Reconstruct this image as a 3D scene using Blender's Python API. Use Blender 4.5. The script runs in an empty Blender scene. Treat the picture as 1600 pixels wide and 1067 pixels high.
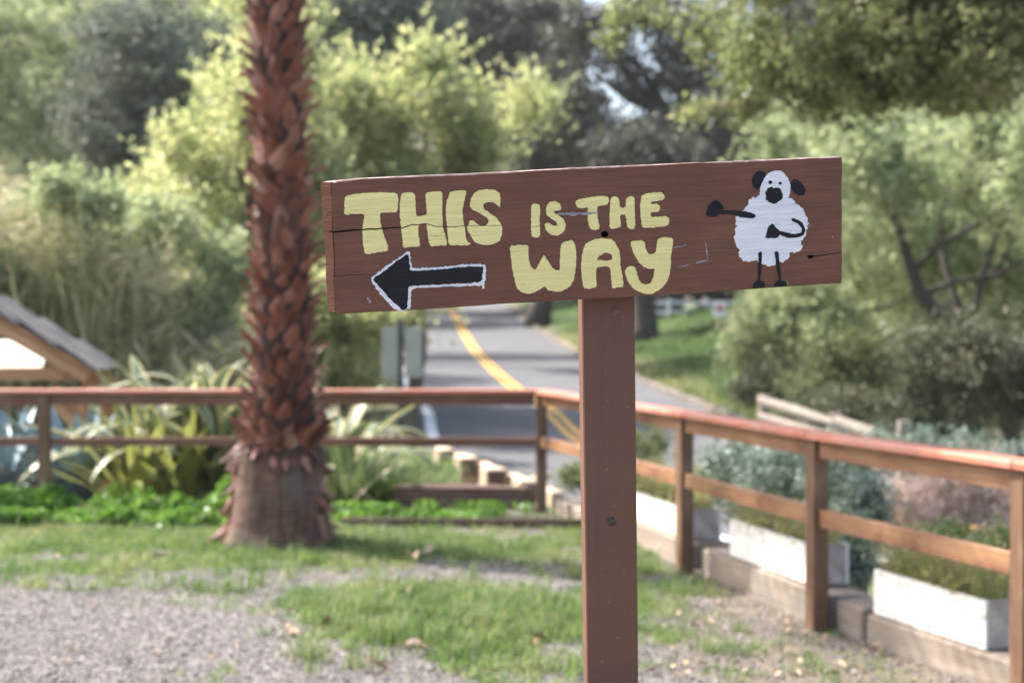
import bpy, bmesh, math, random
import numpy as np
from mathutils import Vector, Matrix, Euler
from mathutils.geometry import tessellate_polygon

random.seed(7)
RNG = np.random.default_rng(11)
R = math.radians
scene = bpy.context.scene
col = scene.collection

# ------------------------------------------------------------------ camera
EYE = 1.56
FPX = 2222.0
PITCH = math.atan(33.5 / FPX)
cam_d = bpy.data.cameras.new('camera')
cam_d.lens = 50.0
cam_d.sensor_width = 36.0
cam_d.clip_start = 0.05
cam_d.clip_end = 900
cam_d.dof.use_dof = True
cam_d.dof.focus_distance = 2.235
cam_d.dof.aperture_fstop = 3.9
cam_o = bpy.data.objects.new('camera', cam_d)
cam_o.location = (0, 0, EYE)
cam_o.rotation_euler = (R(90) - PITCH, 0, 0)
col.objects.link(cam_o)
scene.camera = cam_o

# ------------------------------------------------------------------ light
SUN_AZ = R(-61)        # towards the sun, clockwise from +Y
SUN_EL = R(47)
w = bpy.data.worlds.new('World')
scene.world = w
w.use_nodes = True
wn = w.node_tree
for n in list(wn.nodes):
    wn.nodes.remove(n)
sky = wn.nodes.new('ShaderNodeTexSky')
sky.sky_type = 'NISHITA'
sky.sun_disc = False
sky.sun_elevation = SUN_EL
sky.sun_rotation = SUN_AZ
sky.air_density = 1.0
sky.dust_density = 4.0
sky.ozone_density = 1.0
bg = wn.nodes.new('ShaderNodeBackground')
bg.inputs['Strength'].default_value = 0.15
wo = wn.nodes.new('ShaderNodeOutputWorld')
wn.links.new(sky.outputs[0], bg.inputs[0])
wn.links.new(bg.outputs[0], wo.inputs[0])
sun_d = bpy.data.lights.new('sun', 'SUN')
sun_d.energy = 4.1
sun_d.angle = R(0.53)
sun_d.color = (1.0, 0.96, 0.90)
sun_o = bpy.data.objects.new('sun', sun_d)
to_sun = Vector((math.sin(SUN_AZ) * math.cos(SUN_EL), math.cos(SUN_AZ) * math.cos(SUN_EL), math.sin(SUN_EL)))
sun_o.rotation_euler = to_sun.to_track_quat('Z', 'Y').to_euler()
sun_o.location = (-20, 10, 30)
col.objects.link(sun_o)
scene.view_settings.view_transform = 'Standard'
scene.view_settings.look = 'None'
scene.view_settings.gamma = 1.0
scene.view_settings.exposure = 1.58
scene.view_settings.use_curve_mapping = False
scene.cycles.max_bounces = 7
scene.cycles.transparent_max_bounces = 8
scene.cycles.use_denoising = True

# ------------------------------------------------------------------ projection helpers
def ray(px, py):
    a = (px - 800.0) / FPX
    b = (533.5 - py) / FPX
    d = Vector((a, 1, b))
    c, s = math.cos(-PITCH), math.sin(-PITCH)
    return Vector((d.x, d.y * c - d.z * s, d.y * s + d.z * c))

def P(px, py, Y):
    d = ray(px, py)
    t = Y / d.y
    return Vector((d.x * t, Y, EYE + d.z * t))

def to_px(X, Y, Z):
    c, s = math.cos(PITCH), math.sin(PITCH)
    z = Z - EYE
    y2 = Y * c - z * s
    z2 = Y * s + z * c
    return 800 + FPX * X / y2, 533.5 - FPX * z2 / y2

# ------------------------------------------------------------------ numpy noise
def _hash(ix, iy, seed):
    h = (ix.astype(np.int64) * 374761393 + iy.astype(np.int64) * 668265263 + seed * 974711) & 0xffffffff
    h = ((h ^ (h >> 13)) * 1274126177) & 0xffffffff
    return ((h ^ (h >> 16)) & 0xffff) / 65535.0

def vnoise(x, y, seed=0):
    x = np.asarray(x, float); y = np.asarray(y, float)
    ix = np.floor(x); iy = np.floor(y)
    fx = x - ix; fy = y - iy
    fx = fx * fx * (3 - 2 * fx); fy = fy * fy * (3 - 2 * fy)
    a = _hash(ix, iy, seed); b = _hash(ix + 1, iy, seed)
    c = _hash(ix, iy + 1, seed); d = _hash(ix + 1, iy + 1, seed)
    return (a * (1 - fx) + b * fx) * (1 - fy) + (c * (1 - fx) + d * fx) * fy

def fbm(x, y, seed=0, oc=4):
    s = 0; a = 0.5; t = 0
    for k in range(oc):
        s = s + a * vnoise(np.asarray(x) * 2 ** k, np.asarray(y) * 2 ** k, seed + k * 17)
        t += a; a *= 0.5
    return s / t

def smooth(x, a, b):
    t = np.clip((np.asarray(x, float) - a) / (b - a), 0, 1)
    return t * t * (3 - 2 * t)

# ------------------------------------------------------------------ object helpers
def tag(o, label=None, cat=None, group=None, kind=None):
    if label: o['label'] = label
    if cat: o['category'] = cat
    if group: o['group'] = group
    if kind: o['kind'] = kind
    return o

def empty(name, loc, label, cat, group=None):
    o = bpy.data.objects.new(name, None)
    o.location = loc
    o.empty_display_size = 0.2
    col.objects.link(o)
    tag(o, label, cat, group)
    return o

def link_mesh(name, me, parent=None, label=None):
    o = bpy.data.objects.new(name, me)
    col.objects.link(o)
    if parent is not None:
        o.parent = parent
        if parent.parent is None:
            o.location = -Vector(parent.location) if parent.type == 'EMPTY' and not parent.get('localparts') else (0, 0, 0)
    if label: o['label'] = label
    return o

def mesh_from(name, verts, faces, mats, smooth_shade=False, midx=None):
    me = bpy.data.meshes.new(name)
    me.from_pydata([tuple(v) for v in verts], [], faces)
    for m in (mats if isinstance(mats, (list, tuple)) else [mats]):
        me.materials.append(m)
    if midx is not None:
        me.polygons.foreach_set('material_index', midx)
    if smooth_shade:
        me.polygons.foreach_set('use_smooth', [True] * len(me.polygons))
    me.update()
    return me

def quads_mesh(name, V, mat, tri=False):
    """V: (n,k,3) array of separate k-gons"""
    n, k, _ = V.shape
    me = bpy.data.meshes.new(name)
    me.vertices.add(n * k)
    me.vertices.foreach_set('co', V.reshape(-1).astype(np.float32))
    me.loops.add(n * k)
    me.loops.foreach_set('vertex_index', np.arange(n * k, dtype=np.int32))
    me.polygons.add(n)
    me.polygons.foreach_set('loop_start', np.arange(0, n * k, k, dtype=np.int32))
    me.polygons.foreach_set('loop_total', np.full(n, k, dtype=np.int32))
    me.materials.append(mat)
    me.update(calc_edges=True)
    return me

def bm_obj(name, bm, mats, parent=None, label=None, sm=False):
    me = bpy.data.meshes.new(name)
    bm.normal_update()
    bm.to_mesh(me); bm.free()
    for m in (mats if isinstance(mats, (list, tuple)) else [mats]):
        me.materials.append(m)
    if sm:
        me.polygons.foreach_set('use_smooth', [True] * len(me.polygons))
    return link_mesh(name, me, parent, label)

def add_box(bm, size, M, bevel=0.004, jit=0.0):
    r = bmesh.ops.create_cube(bm, size=1.0)
    vs = r['verts']
    bmesh.ops.scale(bm, vec=size, verts=vs)
    if jit:
        for v in vs:
            v.co += Vector((random.uniform(-jit, jit), random.uniform(-jit, jit), random.uniform(-jit, jit)))
    if bevel:
        es = list({e for v in vs for e in v.link_edges})
        rr = bmesh.ops.bevel(bm, geom=es, offset=bevel, segments=1, affect='EDGES')
        vs = list({v for f in rr['faces'] for v in f.verts} | {v for v in vs if v.is_valid})
    bmesh.ops.transform(bm, matrix=M, verts=vs)

def beam(name, p0, p1, w_, h_, mat, parent=None, bevel=0.004, jit=0.0, up=(0, 0, 1), label=None, roll=0):
    """a timber from p0 to p1: w_ sideways, h_ along up; returned object has its own frame (length on x)"""
    p0 = Vector(p0); p1 = Vector(p1)
    x = (p1 - p0); L = x.length; x.normalize()
    y = Vector(up).cross(x).normalized()
    z = x.cross(y)
    M = Matrix((x, y, z)).transposed().to_4x4()
    bm = bmesh.new()
    add_box(bm, (L, w_, h_), Matrix.Rotation(roll, 4, 'X'), bevel, jit)
    o = bm_obj(name, bm, mat, None, label)
    o.matrix_world = Matrix.Translation((p0 + p1) / 2) @ M
    if parent is not None:
        mw = o.matrix_world.copy()
        o.parent = parent
        o.matrix_parent_inverse = Matrix.Identity(4)
        o.matrix_basis = Matrix.Translation(-Vector(parent.location)) @ mw
    return o

def tube_bm(bm, pts, radii, seg=8, cap=True, rough=0.0):
    rings = []
    prev = None
    n = len(pts)
    for i, p in enumerate(pts):
        p = Vector(p)
        d = (Vector(pts[min(i + 1, n - 1)]) - Vector(pts[max(i - 1, 0)])).normalized()
        if prev is None:
            a = d.orthogonal().normalized()
        else:
            a = (prev - d * prev.dot(d)).normalized()
        prev = a
        b = d.cross(a)
        ring = []
        for k in range(seg):
            t = 2 * math.pi * k / seg
            r = radii[i] * (1 + random.uniform(-rough, rough))
            ring.append(bm.verts.new(p + (a * math.cos(t) + b * math.sin(t)) * r))
        rings.append(ring)
    for i in range(n - 1):
        for k in range(seg):
            bm.faces.new((rings[i][k], rings[i][(k + 1) % seg], rings[i + 1][(k + 1) % seg], rings[i + 1][k]))
    if cap:
        bm.faces.new(rings[0][::-1]); bm.faces.new(rings[-1])

# ------------------------------------------------------------------ materials
def new_mat(name):
    m = bpy.data.materials.new(name)
    m.use_nodes = True
    nt = m.node_tree
    b = nt.nodes['Principled BSDF']
    return m, nt, b

def N(nt, t, **kw):
    n = nt.nodes.new(t)
    for k, v in kw.items():
        setattr(n, k, v)
    return n

def ramp(nt, fac, stops):
    r = nt.nodes.new('ShaderNodeValToRGB')
    e = r.color_ramp.elements
    while len(e) < len(stops):
        e.new(0.5)
    for i, (p, c) in enumerate(stops):
        e[i].position = p
        e[i].color = (c[0], c[1], c[2], 1)
    nt.links.new(fac, r.inputs[0])
    return r.outputs[0]

def mix(nt, fac, a, b, mode='MIX'):
    m = nt.nodes.new('ShaderNodeMix')
    m.data_type = 'RGBA'
    m.blend_type = mode
    for sock, v in ((m.inputs[0], fac), (m.inputs[6], a), (m.inputs[7], b)):
        if isinstance(v, (int, float)):
            sock.default_value = v
        elif isinstance(v, (tuple, list)):
            sock.default_value = (v[0], v[1], v[2], 1)
        else:
            nt.links.new(v, sock)
    return m.outputs[2]

def noise(nt, vec, scale, detail=4, rough=0.55, stretch=None, dist=0.0):
    t = nt.nodes.new('ShaderNodeTexNoise')
    t.inputs['Scale'].default_value = scale
    t.inputs['Detail'].default_value = detail
    t.inputs['Roughness'].default_value = rough
    t.inputs['Distortion'].default_value = dist
    if stretch:
        mp = nt.nodes.new('ShaderNodeMapping')
        mp.inputs['Scale'].default_value = stretch
        nt.links.new(vec, mp.inputs[0])
        vec = mp.outputs[0]
    nt.links.new(vec, t.inputs['Vector'])
    return t.outputs[0]

def obj_co(nt):
    return nt.nodes.new('ShaderNodeTexCoord').outputs['Object']

def bump(nt, h, b, strength=0.5, dist=0.002):
    n = nt.nodes.new('ShaderNodeBump')
    n.inputs['Strength'].default_value = strength
    n.inputs['Distance'].default_value = dist
    nt.links.new(h, n.inputs['Height'])
    nt.links.new(n.outputs[0], b.inputs['Normal'])
    return n

def rgbmul(c, k):
    return (c[0] * k, c[1] * k, c[2] * k)

def wood(name, c1, c2, rough=0.7, grain=(1.2, 26, 26), bdist=0.002, c3=None, scale3=3):
    m, nt, b = new_mat(name)
    co = obj_co(nt)
    oi = N(nt, 'ShaderNodeObjectInfo')
    ad = N(nt, 'ShaderNodeVectorMath', operation='ADD')
    cm = N(nt, 'ShaderNodeCombineXYZ')
    ml = N(nt, 'ShaderNodeMath', operation='MULTIPLY'); ml.inputs[1].default_value = 40
    nt.links.new(oi.outputs['Random'], ml.inputs[0]); nt.links.new(ml.outputs[0], cm.inputs[0])
    nt.links.new(co, ad.inputs[0]); nt.links.new(cm.outputs[0], ad.inputs[1])
    v = ad.outputs[0]
    g = noise(nt, v, 1.0, 6, 0.65, grain, 0.4)
    c = ramp(nt, g, [(0.3, c1), (0.7, c2)])
    if c3:
        g3 = noise(nt, v, scale3, 5, 0.6, (1, 2, 2))
        c = mix(nt, ramp(nt, g3, [(0.45, (0, 0, 0)), (0.66, (1, 1, 1))]), c, c3)
    nt.links.new(c, b.inputs['Base Color'])
    b.inputs['Roughness'].default_value = rough
    bump(nt, g, b, 0.6, bdist)
    return m

def leaf_mat(name, cols, transl=0.35, rough=0.55, clump=1.2, spec=0.35, seed=0.0):
    """cols: list of colours mixed per leaf and per clump"""
    m, nt, b = new_mat(name)
    geo = N(nt, 'ShaderNodeNewGeometry')
    co = N(nt, 'ShaderNodeTexCoord').outputs['Object']
    nz = noise(nt, co, clump, 3, 0.6)
    a = N(nt, 'ShaderNodeMath', operation='MULTIPLY'); a.inputs[1].default_value = 0.55
    nt.links.new(geo.outputs['Random Per Island'], a.inputs[0])
    s = N(nt, 'ShaderNodeMath', operation='ADD')
    nt.links.new(a.outputs[0], s.inputs[0])
    k = N(nt, 'ShaderNodeMath', operation='MULTIPLY_ADD'); k.inputs[1].default_value = 1.3; k.inputs[2].default_value = -0.42
    nt.links.new(nz, k.inputs[0]); nt.links.new(k.outputs[0], s.inputs[1])
    n = len(cols)
    c = ramp(nt, s.outputs[0], [(0.08 + 0.84 * i / max(1, n - 1), cc) for i, cc in enumerate(cols)])
    nt.links.new(c, b.inputs['Base Color'])
    b.inputs['Roughness'].default_value = rough
    b.inputs['Specular IOR Level'].default_value = spec
    if transl > 0:
        t = N(nt, 'ShaderNodeBsdfTranslucent')
        hs = N(nt, 'ShaderNodeHueSaturation'); hs.inputs['Saturation'].default_value = 1.1; hs.inputs['Value'].default_value = 1.25
        nt.links.new(c, hs.inputs['Color']); nt.links.new(hs.outputs[0], t.inputs[0])
        mx = N(nt, 'ShaderNodeMixShader'); mx.inputs[0].default_value = transl
        nt.links.new(b.outputs[0], mx.inputs[1]); nt.links.new(t.outputs[0], mx.inputs[2])
        nt.links.new(mx.outputs[0], nt.nodes['Material Output'].inputs[0])
    return m

M = {}
# ------------------------------------------------------------------ road centre line and terrain
RC = [(-10.5, 170, 12.0), (-7.2, 125, 6.6), (-5.0, 100, 3.9), (-3.4, 80, 2.1), (-1.55, 54, 0.62), (-0.65, 42, 0.2), (0.1, 34, -0.08), (0.77, 29.5, -0.32),
      (1.17, 24.8, -0.5), (1.9, 20.6, -0.62), (3.4, 17.2, -0.68), (6.2, 14.4, -0.7), (10.5, 12.4, -0.7), (18, 11.0, -0.7), (34, 10.0, -0.7)]
def spline(pts, per=14):
    out = []
    n = len(pts)
    for i in range(n - 1):
        p0 = np.array(pts[max(i - 1, 0)], float); p1 = np.array(pts[i], float)
        p2 = np.array(pts[i + 1], float); p3 = np.array(pts[min(i + 2, n - 1)], float)
        for k in range(per):
            t = k / per
            out.append(0.5 * (2 * p1 + (p2 - p0) * t + (2 * p0 - 5 * p1 + 4 * p2 - p3) * t * t + (3 * p1 - p0 - 3 * p2 + p3) * t ** 3))
    out.append(np.array(pts[-1], float))
    return np.array(out)
ROAD = spline(RC)
FENCE_R = [(0.238, 11.5), (0.70, 10.06), (1.064, 8.76), (1.53, 7.12), (2.055, 5.68), (2.58, 4.2), (3.0, 2.7)]
FENCE_L = [(0.238, 11.5), (-1.80, 11.5), (-3.79, 11.52), (-5.8, 11.54)]

def out_dist(X, Y):
    """distance beyond the railing (positive = outside, on the low side)"""
    ys = np.array([p[1] for p in FENCE_R][::-1]); xs = np.array([p[0] for p in FENCE_R][::-1])
    fx = np.interp(Y, ys, xs)
    fx = np.where(Y < 2.7, 3.0 + (2.7 - Y) * 0.333, fx)
    right = (X - fx) * 0.95
    back = Y - 11.55
    return np.where(Y > 11.5, np.maximum(back, -9), right)

def terrain(X, Y, with_road=True):
    X = np.asarray(X, float); Y = np.asarray(Y, float)
    eY = np.interp(Y, [-20, 11.6, 12.6, 14, 18, 24, 30, 38, 54, 80, 110, 150, 220, 400], [0, 0, -.06, -.12, -.3, -.45, -.3, .1, .7, 2.2, 4.6, 10, 26, 70])
    left_low = -0.75 * smooth(-X, 1.6, 4.6) * smooth(Y, 12.0, 14.5) * (1 - smooth(Y, 30, 45))
    right_out = smooth(out_dist(X, Y), 0.30, 2.2) * (Y < 11.5) + (Y >= 11.5) * smooth(X - 0.2 - (Y - 11.5) * 0.05, 0.0, 1.2)
    h = eY + left_low
    h = h * (1 - right_out) + np.minimum(eY, -0.75 + smooth(Y, 24, 50) * 1.5) * right_out
    # banks and hills at the sides
    idx = np.empty(X.shape, int)
    f = X.ravel(); g = Y.ravel()
    dmin = np.empty(f.shape); zr = np.empty(f.shape); side = np.empty(f.shape)
    for a in range(0, f.size, 20000):
        dx = f[a:a + 20000, None] - ROAD[None, :, 0]; dy = g[a:a + 20000, None] - ROAD[None, :, 1]
        dd = dx * dx + dy * dy
        j = dd.argmin(1)
        dmin[a:a + 20000] = np.sqrt(dd[np.arange(j.size), j]); zr[a:a + 20000] = ROAD[j, 2]
        side[a:a + 20000] = np.sign(dx[np.arange(j.size), j] + 1e-9)
    dmin = dmin.reshape(X.shape); zr = zr.reshape(X.shape); side = side.reshape(X.shape)
    h = h + 1.25 * smooth(dmin, 3.4, 11) * smooth(Y, 27, 46) * (side > 0)
    h = h + 24 * smooth(dmin, 16, 75) * smooth(Y, 38, 95)
    h = h + (fbm(X * 0.5, Y * 0.5, 5) - 0.5) * 0.5 * smooth(Y, 20, 40) * smooth(dmin, 5, 9)
    if with_road:
        k = 1 - smooth(dmin, 3.35, 4.6)
        inside = (out_dist(X, Y) < 0.25)
        k = np.where(inside, 0, k)
        h = h * (1 - k) + (zr - 0.06) * k
    near = 1 - smooth(out_dist(X, Y), -0.3, 0.1)
    h = h + (fbm(X * 1.3, Y * 1.3, 9) - 0.5) * 0.05 * near
    return h, dmin

def ground_z(x, y):
    h, _ = terrain(np.array([x]), np.array([y]))
    return float(h[0])

# where grass grows inside the yard (ellipses are patches lying on the yard, given where they show)
PATCH = [(330, 932, 130, 12, .55), (780, 1040, 150, 26, .7), (1060, 960, 120, 34, .75), (1180, 1010, 120, 30, .6), (960, 930, 120, 40, .95),  # cx, cy, rx, ry, weight
    (430, 858, 800, 42, 1.25), (150, 832, 500, 22, 1.0), (700, 850, 300, 34, .9), (930, 870, 200, 46, .85), (650, 962, 235, 52, 1.6), (850, 960, 150, 40, 1.2), (480, 930, 70, 26, .8), (980, 985, 160, 30, .8),
    (760, 1005, 90, 36, 1.0), (250, 905, 130, 16, .75), (330, 935, 90, 20, .7), (100, 925, 110, 12, .5), (210, 858, 260, 16, .9),
    (700, 1035, 45, 22, .9), (890, 1040, 50, 26, .8), (300, 1040, 70, 26, .45), (1020, 1040, 90, 18, .35), (1120, 1050, 70, 20, .45), (1060, 905, 80, 22, .5),
    (1230, 1030, 60, 20, .5), (1010, 860, 70, 30, .6), (1330, 1050, 60, 20, .4), (560, 1030, 40, 10, .2), (30, 850, 160, 14, .5), (700, 815, 160, 12, .95), (570, 812, 120, 14, .9)]
BARE = [(660, 902, 170, 11, .9), (300, 905, 150, 9, .7), (90, 872, 120, 5, .7), (1120, 945, 110, 18, .35), (30, 900, 90, 10, .5), (740, 888, 90, 12, .6), (420, 905, 60, 14, .5), (150, 1000, 290, 44, 1.2), (520, 1045, 120, 16, .5)]
def grass_amount(X, Y):
    px, py = to_px(X, Y, 0.0)
    g = np.zeros_like(px)
    for cx, cy, rx, ry, wt in PATCH:
        d = ((px - cx) / rx) ** 2 + ((py - cy) / ry) ** 2
        g = np.maximum(g, wt * np.exp(-d * 0.8))
    for cx, cy, rx, ry, wt in BARE:
        d = ((px - cx) / rx) ** 2 + ((py - cy) / ry) ** 2
        g = g - wt * np.exp(-d * 1.1)
    g = g * 1.0 - .20 + (fbm(X * 2.6, Y * 2.6, 31) - 0.5) * 1.3 + (fbm(X * 11, Y * 9, 37, 3) - 0.5) * 1.1
    g = np.where(Y < 6.0, fbm(X * 1.4, Y * 1.4, 77) - 0.25, g)
    return np.clip(g, 0, 1.3)

def build_ground():
    xs = np.unique(np.concatenate([np.arange(-260, -30, 6.0), np.arange(-30, -6, .6), np.arange(-6, 6, .06), np.arange(6, 30, .6), np.arange(30, 261, 6.0)]).round(3))
    ys = np.unique(np.concatenate([np.arange(-30, 4, 1.0), np.arange(4, 15, .06), np.arange(15, 50, .5), np.arange(50, 400, 5.0)]).round(3))
    X, Y = np.meshgrid(xs, ys)
    H, D = terrain(X, Y)
    nx, ny = len(xs), len(ys)
    V = np.stack([X, Y, H], -1).reshape(-1, 3)
    i = np.arange(nx * ny).reshape(ny, nx)
    F = np.stack([i[:-1, :-1], i[:-1, 1:], i[1:, 1:], i[1:, :-1]], -1).reshape(-1, 4)
    me = bpy.data.meshes.new('ground')
    me.vertices.add(len(V)); me.vertices.foreach_set('co', V.astype(np.float32).ravel())
    me.loops.add(F.size); me.loops.foreach_set('vertex_index', F.ravel().astype(np.int32))
    me.polygons.add(len(F)); me.polygons.foreach_set('loop_start', np.arange(0, F.size, 4, dtype=np.int32))
    me.polygons.foreach_set('loop_total', np.full(len(F), 4, dtype=np.int32))
    me.update(calc_edges=True)
    me.polygons.foreach_set('use_smooth', np.ones(len(F), bool))
    # cover: R = grass, G = leaf litter and soil, B = lawn
    od = out_dist(X, Y)
    g = grass_amount(X, Y) * (od < 0.2)
    far = (od >= 0.2)
    g = np.where(far, 0.25 + 0.5 * fbm(X * .4, Y * .4, 3), g)
    lit = np.where(far, 0.7, smooth(to_px(X, Y, 0)[0], 960, 1200) * 0.8 * (Y > 5.5))
    px_far, _ = to_px(X, np.maximum(Y, 1), H)
    lawn = far * (Y > 25) * smooth(D, 3.5, 4.6) * (px_far > 800) * (1 - smooth(px_far, 1150, 1260) ) * (1 - smooth(Y, 90, 110))
    straw = far * (X > 0) * (Y > 22) * (Y < 60) * (1 - smooth(D, 3.9, 5.4)) * smooth(D, 3.2, 3.7)
    A = np.stack([np.clip(g, 0, 1), np.clip(np.maximum(lit * (1 - straw), 0), 0, 1), np.clip(lawn * (1 - straw * .8), 0, 1), np.clip(straw, 0, 1)], -1).reshape(-1, 4)
    at = me.color_attributes.new('cover', 'FLOAT_COLOR', 'POINT')
    at.data.foreach_set('color', A.astype(np.float32).ravel())
    m, nt, b = new_mat('ground_soil')
    co = obj_co(nt)
    ca = N(nt, 'ShaderNodeAttribute'); ca.attribute_name = 'cover'
    sp = N(nt, 'ShaderNodeSeparateColor'); nt.links.new(ca.outputs['Color'], sp.inputs[0])
    vor = N(nt, 'ShaderNodeTexVoronoi'); vor.inputs['Scale'].default_value = 55; nt.links.new(co, vor.inputs['Vector'])
    sepv = N(nt, 'ShaderNodeSeparateColor'); nt.links.new(vor.outputs['Color'], sepv.inputs[0])
    gravel = ramp(nt, sepv.outputs[0], [(0.0, (.07, .063, .061)), (.45, (.13, .117, .112)), (.8, (.20, .18, .168)), (1.0, (.30, .27, .25))])
    soil = ramp(nt, noise(nt, co, 7, 6, .7), [(.3, (.10, .075, .05)), (.7, (.24, .19, .14))])
    grass = ramp(nt, noise(nt, co, 9, 6, .7), [(.3, (.045, .075, .02)), (.7, (.11, .15, .045))])
    lawnc = ramp(nt, noise(nt, co, 1.1, 7, .7), [(.3, (.03, .055, .014)), (.7, (.07, .11, .03))])
    strawc = ramp(nt, noise(nt, co, 3, 7, .7), [(.35, (.16, .14, .06)), (.65, (.42, .34, .17))])
    c = mix(nt, sp.outputs[1], gravel, soil)
    nn = noise(nt, co, 14, 5, .7)
    k = N(nt, 'ShaderNodeMath', operation='MULTIPLY_ADD'); k.inputs[1].default_value = 1.0; nt.links.new(nn, k.inputs[0])
    sb = N(nt, 'ShaderNodeMath', operation='SUBTRACT'); nt.links.new(sp.outputs[0], sb.inputs[0]); sb.inputs[1].default_value = 0.62
    nt.links.new(sb.outputs[0], k.inputs[2])
    c = mix(nt, ramp(nt, k.outputs[0], [(.25, (0, 0, 0)), (.6, (1, 1, 1))]), c, grass)
    c = mix(nt, sp.outputs[2], c, lawnc)
    c = mix(nt, ca.outputs['Alpha'], c, strawc)
    nt.links.new(c, b.inputs['Base Color'])
    b.inputs['Roughness'].default_value = 0.95
    b.inputs['Specular IOR Level'].default_value = 0.2
    bump(nt, vor.outputs['Distance'], b, 0.5, 0.01)
    me.materials.append(m)
    o = bpy.data.objects.new('ground', me); col.objects.link(o)
    tag(o, 'yard of pale gravel and patchy grass sloping away into brushy hillside', None, None, 'structure')

def strip_mesh(off0, off1, dz, i0=0, i1=None, n=2, thick=None):
    pts = ROAD[i0:i1]
    tan = np.gradient(pts[:, :2], axis=0); tan /= np.linalg.norm(tan, axis=1)[:, None]
    nor = np.stack([-tan[:, 1], tan[:, 0]], 1)      # road runs towards the viewer: positive offset = viewer's right
    V = []; F = []
    for i in range(len(pts)):
        for k in range(n):
            o = off0 + (off1 - off0) * k / (n - 1)
            x, y = pts[i, :2] + nor[i] * o
            V.append((x, y, pts[i, 2] + dz))
    for i in range(len(pts) - 1):
        for k in range(n - 1):
            a = i * n + k
            F.append((a, a + 1, a + n + 1, a + n))
    return V, F

def build_road():
    m, nt, b = new_mat('asphalt')
    co = obj_co(nt)
    a = noise(nt, co, 60, 4, .7); g = noise(nt, co, .6, 5, .6)
    c = ramp(nt, a, [(.3, (.07, .069, .072)), (.7, (.125, .123, .128))])
    c = mix(nt, ramp(nt, g, [(.45, (0, 0, 0)), (.7, (.6, .6, .6))]), c, (.125, .123, .129))
    # wheel-worn patches and sealed cracks
    cr = noise(nt, co, 1.1, 6, .75, None, 1.5)
    c = mix(nt, ramp(nt, cr, [(.485, (0, 0, 0)), (.5, (.5, .5, .5)), (.515, (0, 0, 0))]), c, (.05, .05, .055))
    nt.links.new(c, b.inputs['Base Color']); b.inputs['Roughness'].default_value = .85
    bump(nt, a, b, .4, .004)
    V, F = strip_mesh(-2.75, 3.3, 0.0, n=9)
    o = link_mesh('road', mesh_from('road', V, F, m)); tag(o, 'grey asphalt road curving uphill', None, None, 'structure')
    def paint(name, c, rough=.6):
        m2, nt2, b2 = new_mat(name)
        co2 = obj_co(nt2)
        nt2.links.new(mix(nt2, ramp(nt2, noise(nt2, co2, 8, 6, .7), [(.52, (0, 0, 0)), (.68, (.7, .7, .7))]), c, (.2, .19, .18)), b2.inputs['Base Color'])
        b2.inputs['Roughness'].default_value = rough
        return m2
    my = paint('yellow_road_paint', (.78, .42, .045)); mw = paint('white_road_paint', (.78, .78, .76))
    par = o
    for a0, a1, mm, nm, lb in ((-.17, -.055, my, 'centre_line', 'yellow line'), (.055, .17, my, 'centre_line', 'yellow line'), (-2.62, -2.42, mw, 'edge_line', 'white edge line')):
        V, F = strip_mesh(a0, a1, 0.006, n=2)
        link_mesh(nm, mesh_from(nm, V, F, mm), par)
    # low broken kerb along the far lane
    mk = wood('kerb_stone', (.09, .075, .06), (.21, .18, .15), .9, (6, 6, 6), .01)
    pts = ROAD
    tan = np.gradient(pts[:, :2], axis=0); tan /= np.linalg.norm(tan, axis=1)[:, None]
    nor = np.stack([-tan[:, 1], tan[:, 0]], 1)
    e = pts[:, :2] + nor * 3.42
    seglen = 0; last = None; i0 = None
    me = None
    s = np.concatenate([[0], np.cumsum(np.linalg.norm(np.diff(e, axis=0), axis=1))])
    t = 0; first = None
    kk = 0
    while t < s[-1] - 1.3:
        a = np.array([np.interp(t, s, e[:, 0]), np.interp(t, s, e[:, 1]), np.interp(t, s, pts[:, 2])])
        b_ = np.array([np.interp(t + 1.15, s, e[:, 0]), np.interp(t + 1.15, s, e[:, 1]), np.interp(t + 1.15, s, pts[:, 2])])
        if 27 < a[1] < 95:
            ck = beam('kerb_stone', Vector(a) + Vector((0, 0, -.02)), Vector(b_) + Vector((0, 0, -.02)), .2, .26, mk, par, .02, .02)
            kk += 1
        t += 1.2

# ------------------------------------------------------------------ the sign
def c1(p): return (480 + p[0] / 3.678, 220 + p[1] / 3.678)
def c2(p): return (780 + p[0] / 3.678, 220 + p[1] / 3.678)
def c3(p): return (1060 + p[0] / 4.104, 220 + p[1] / 4.104)

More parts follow.
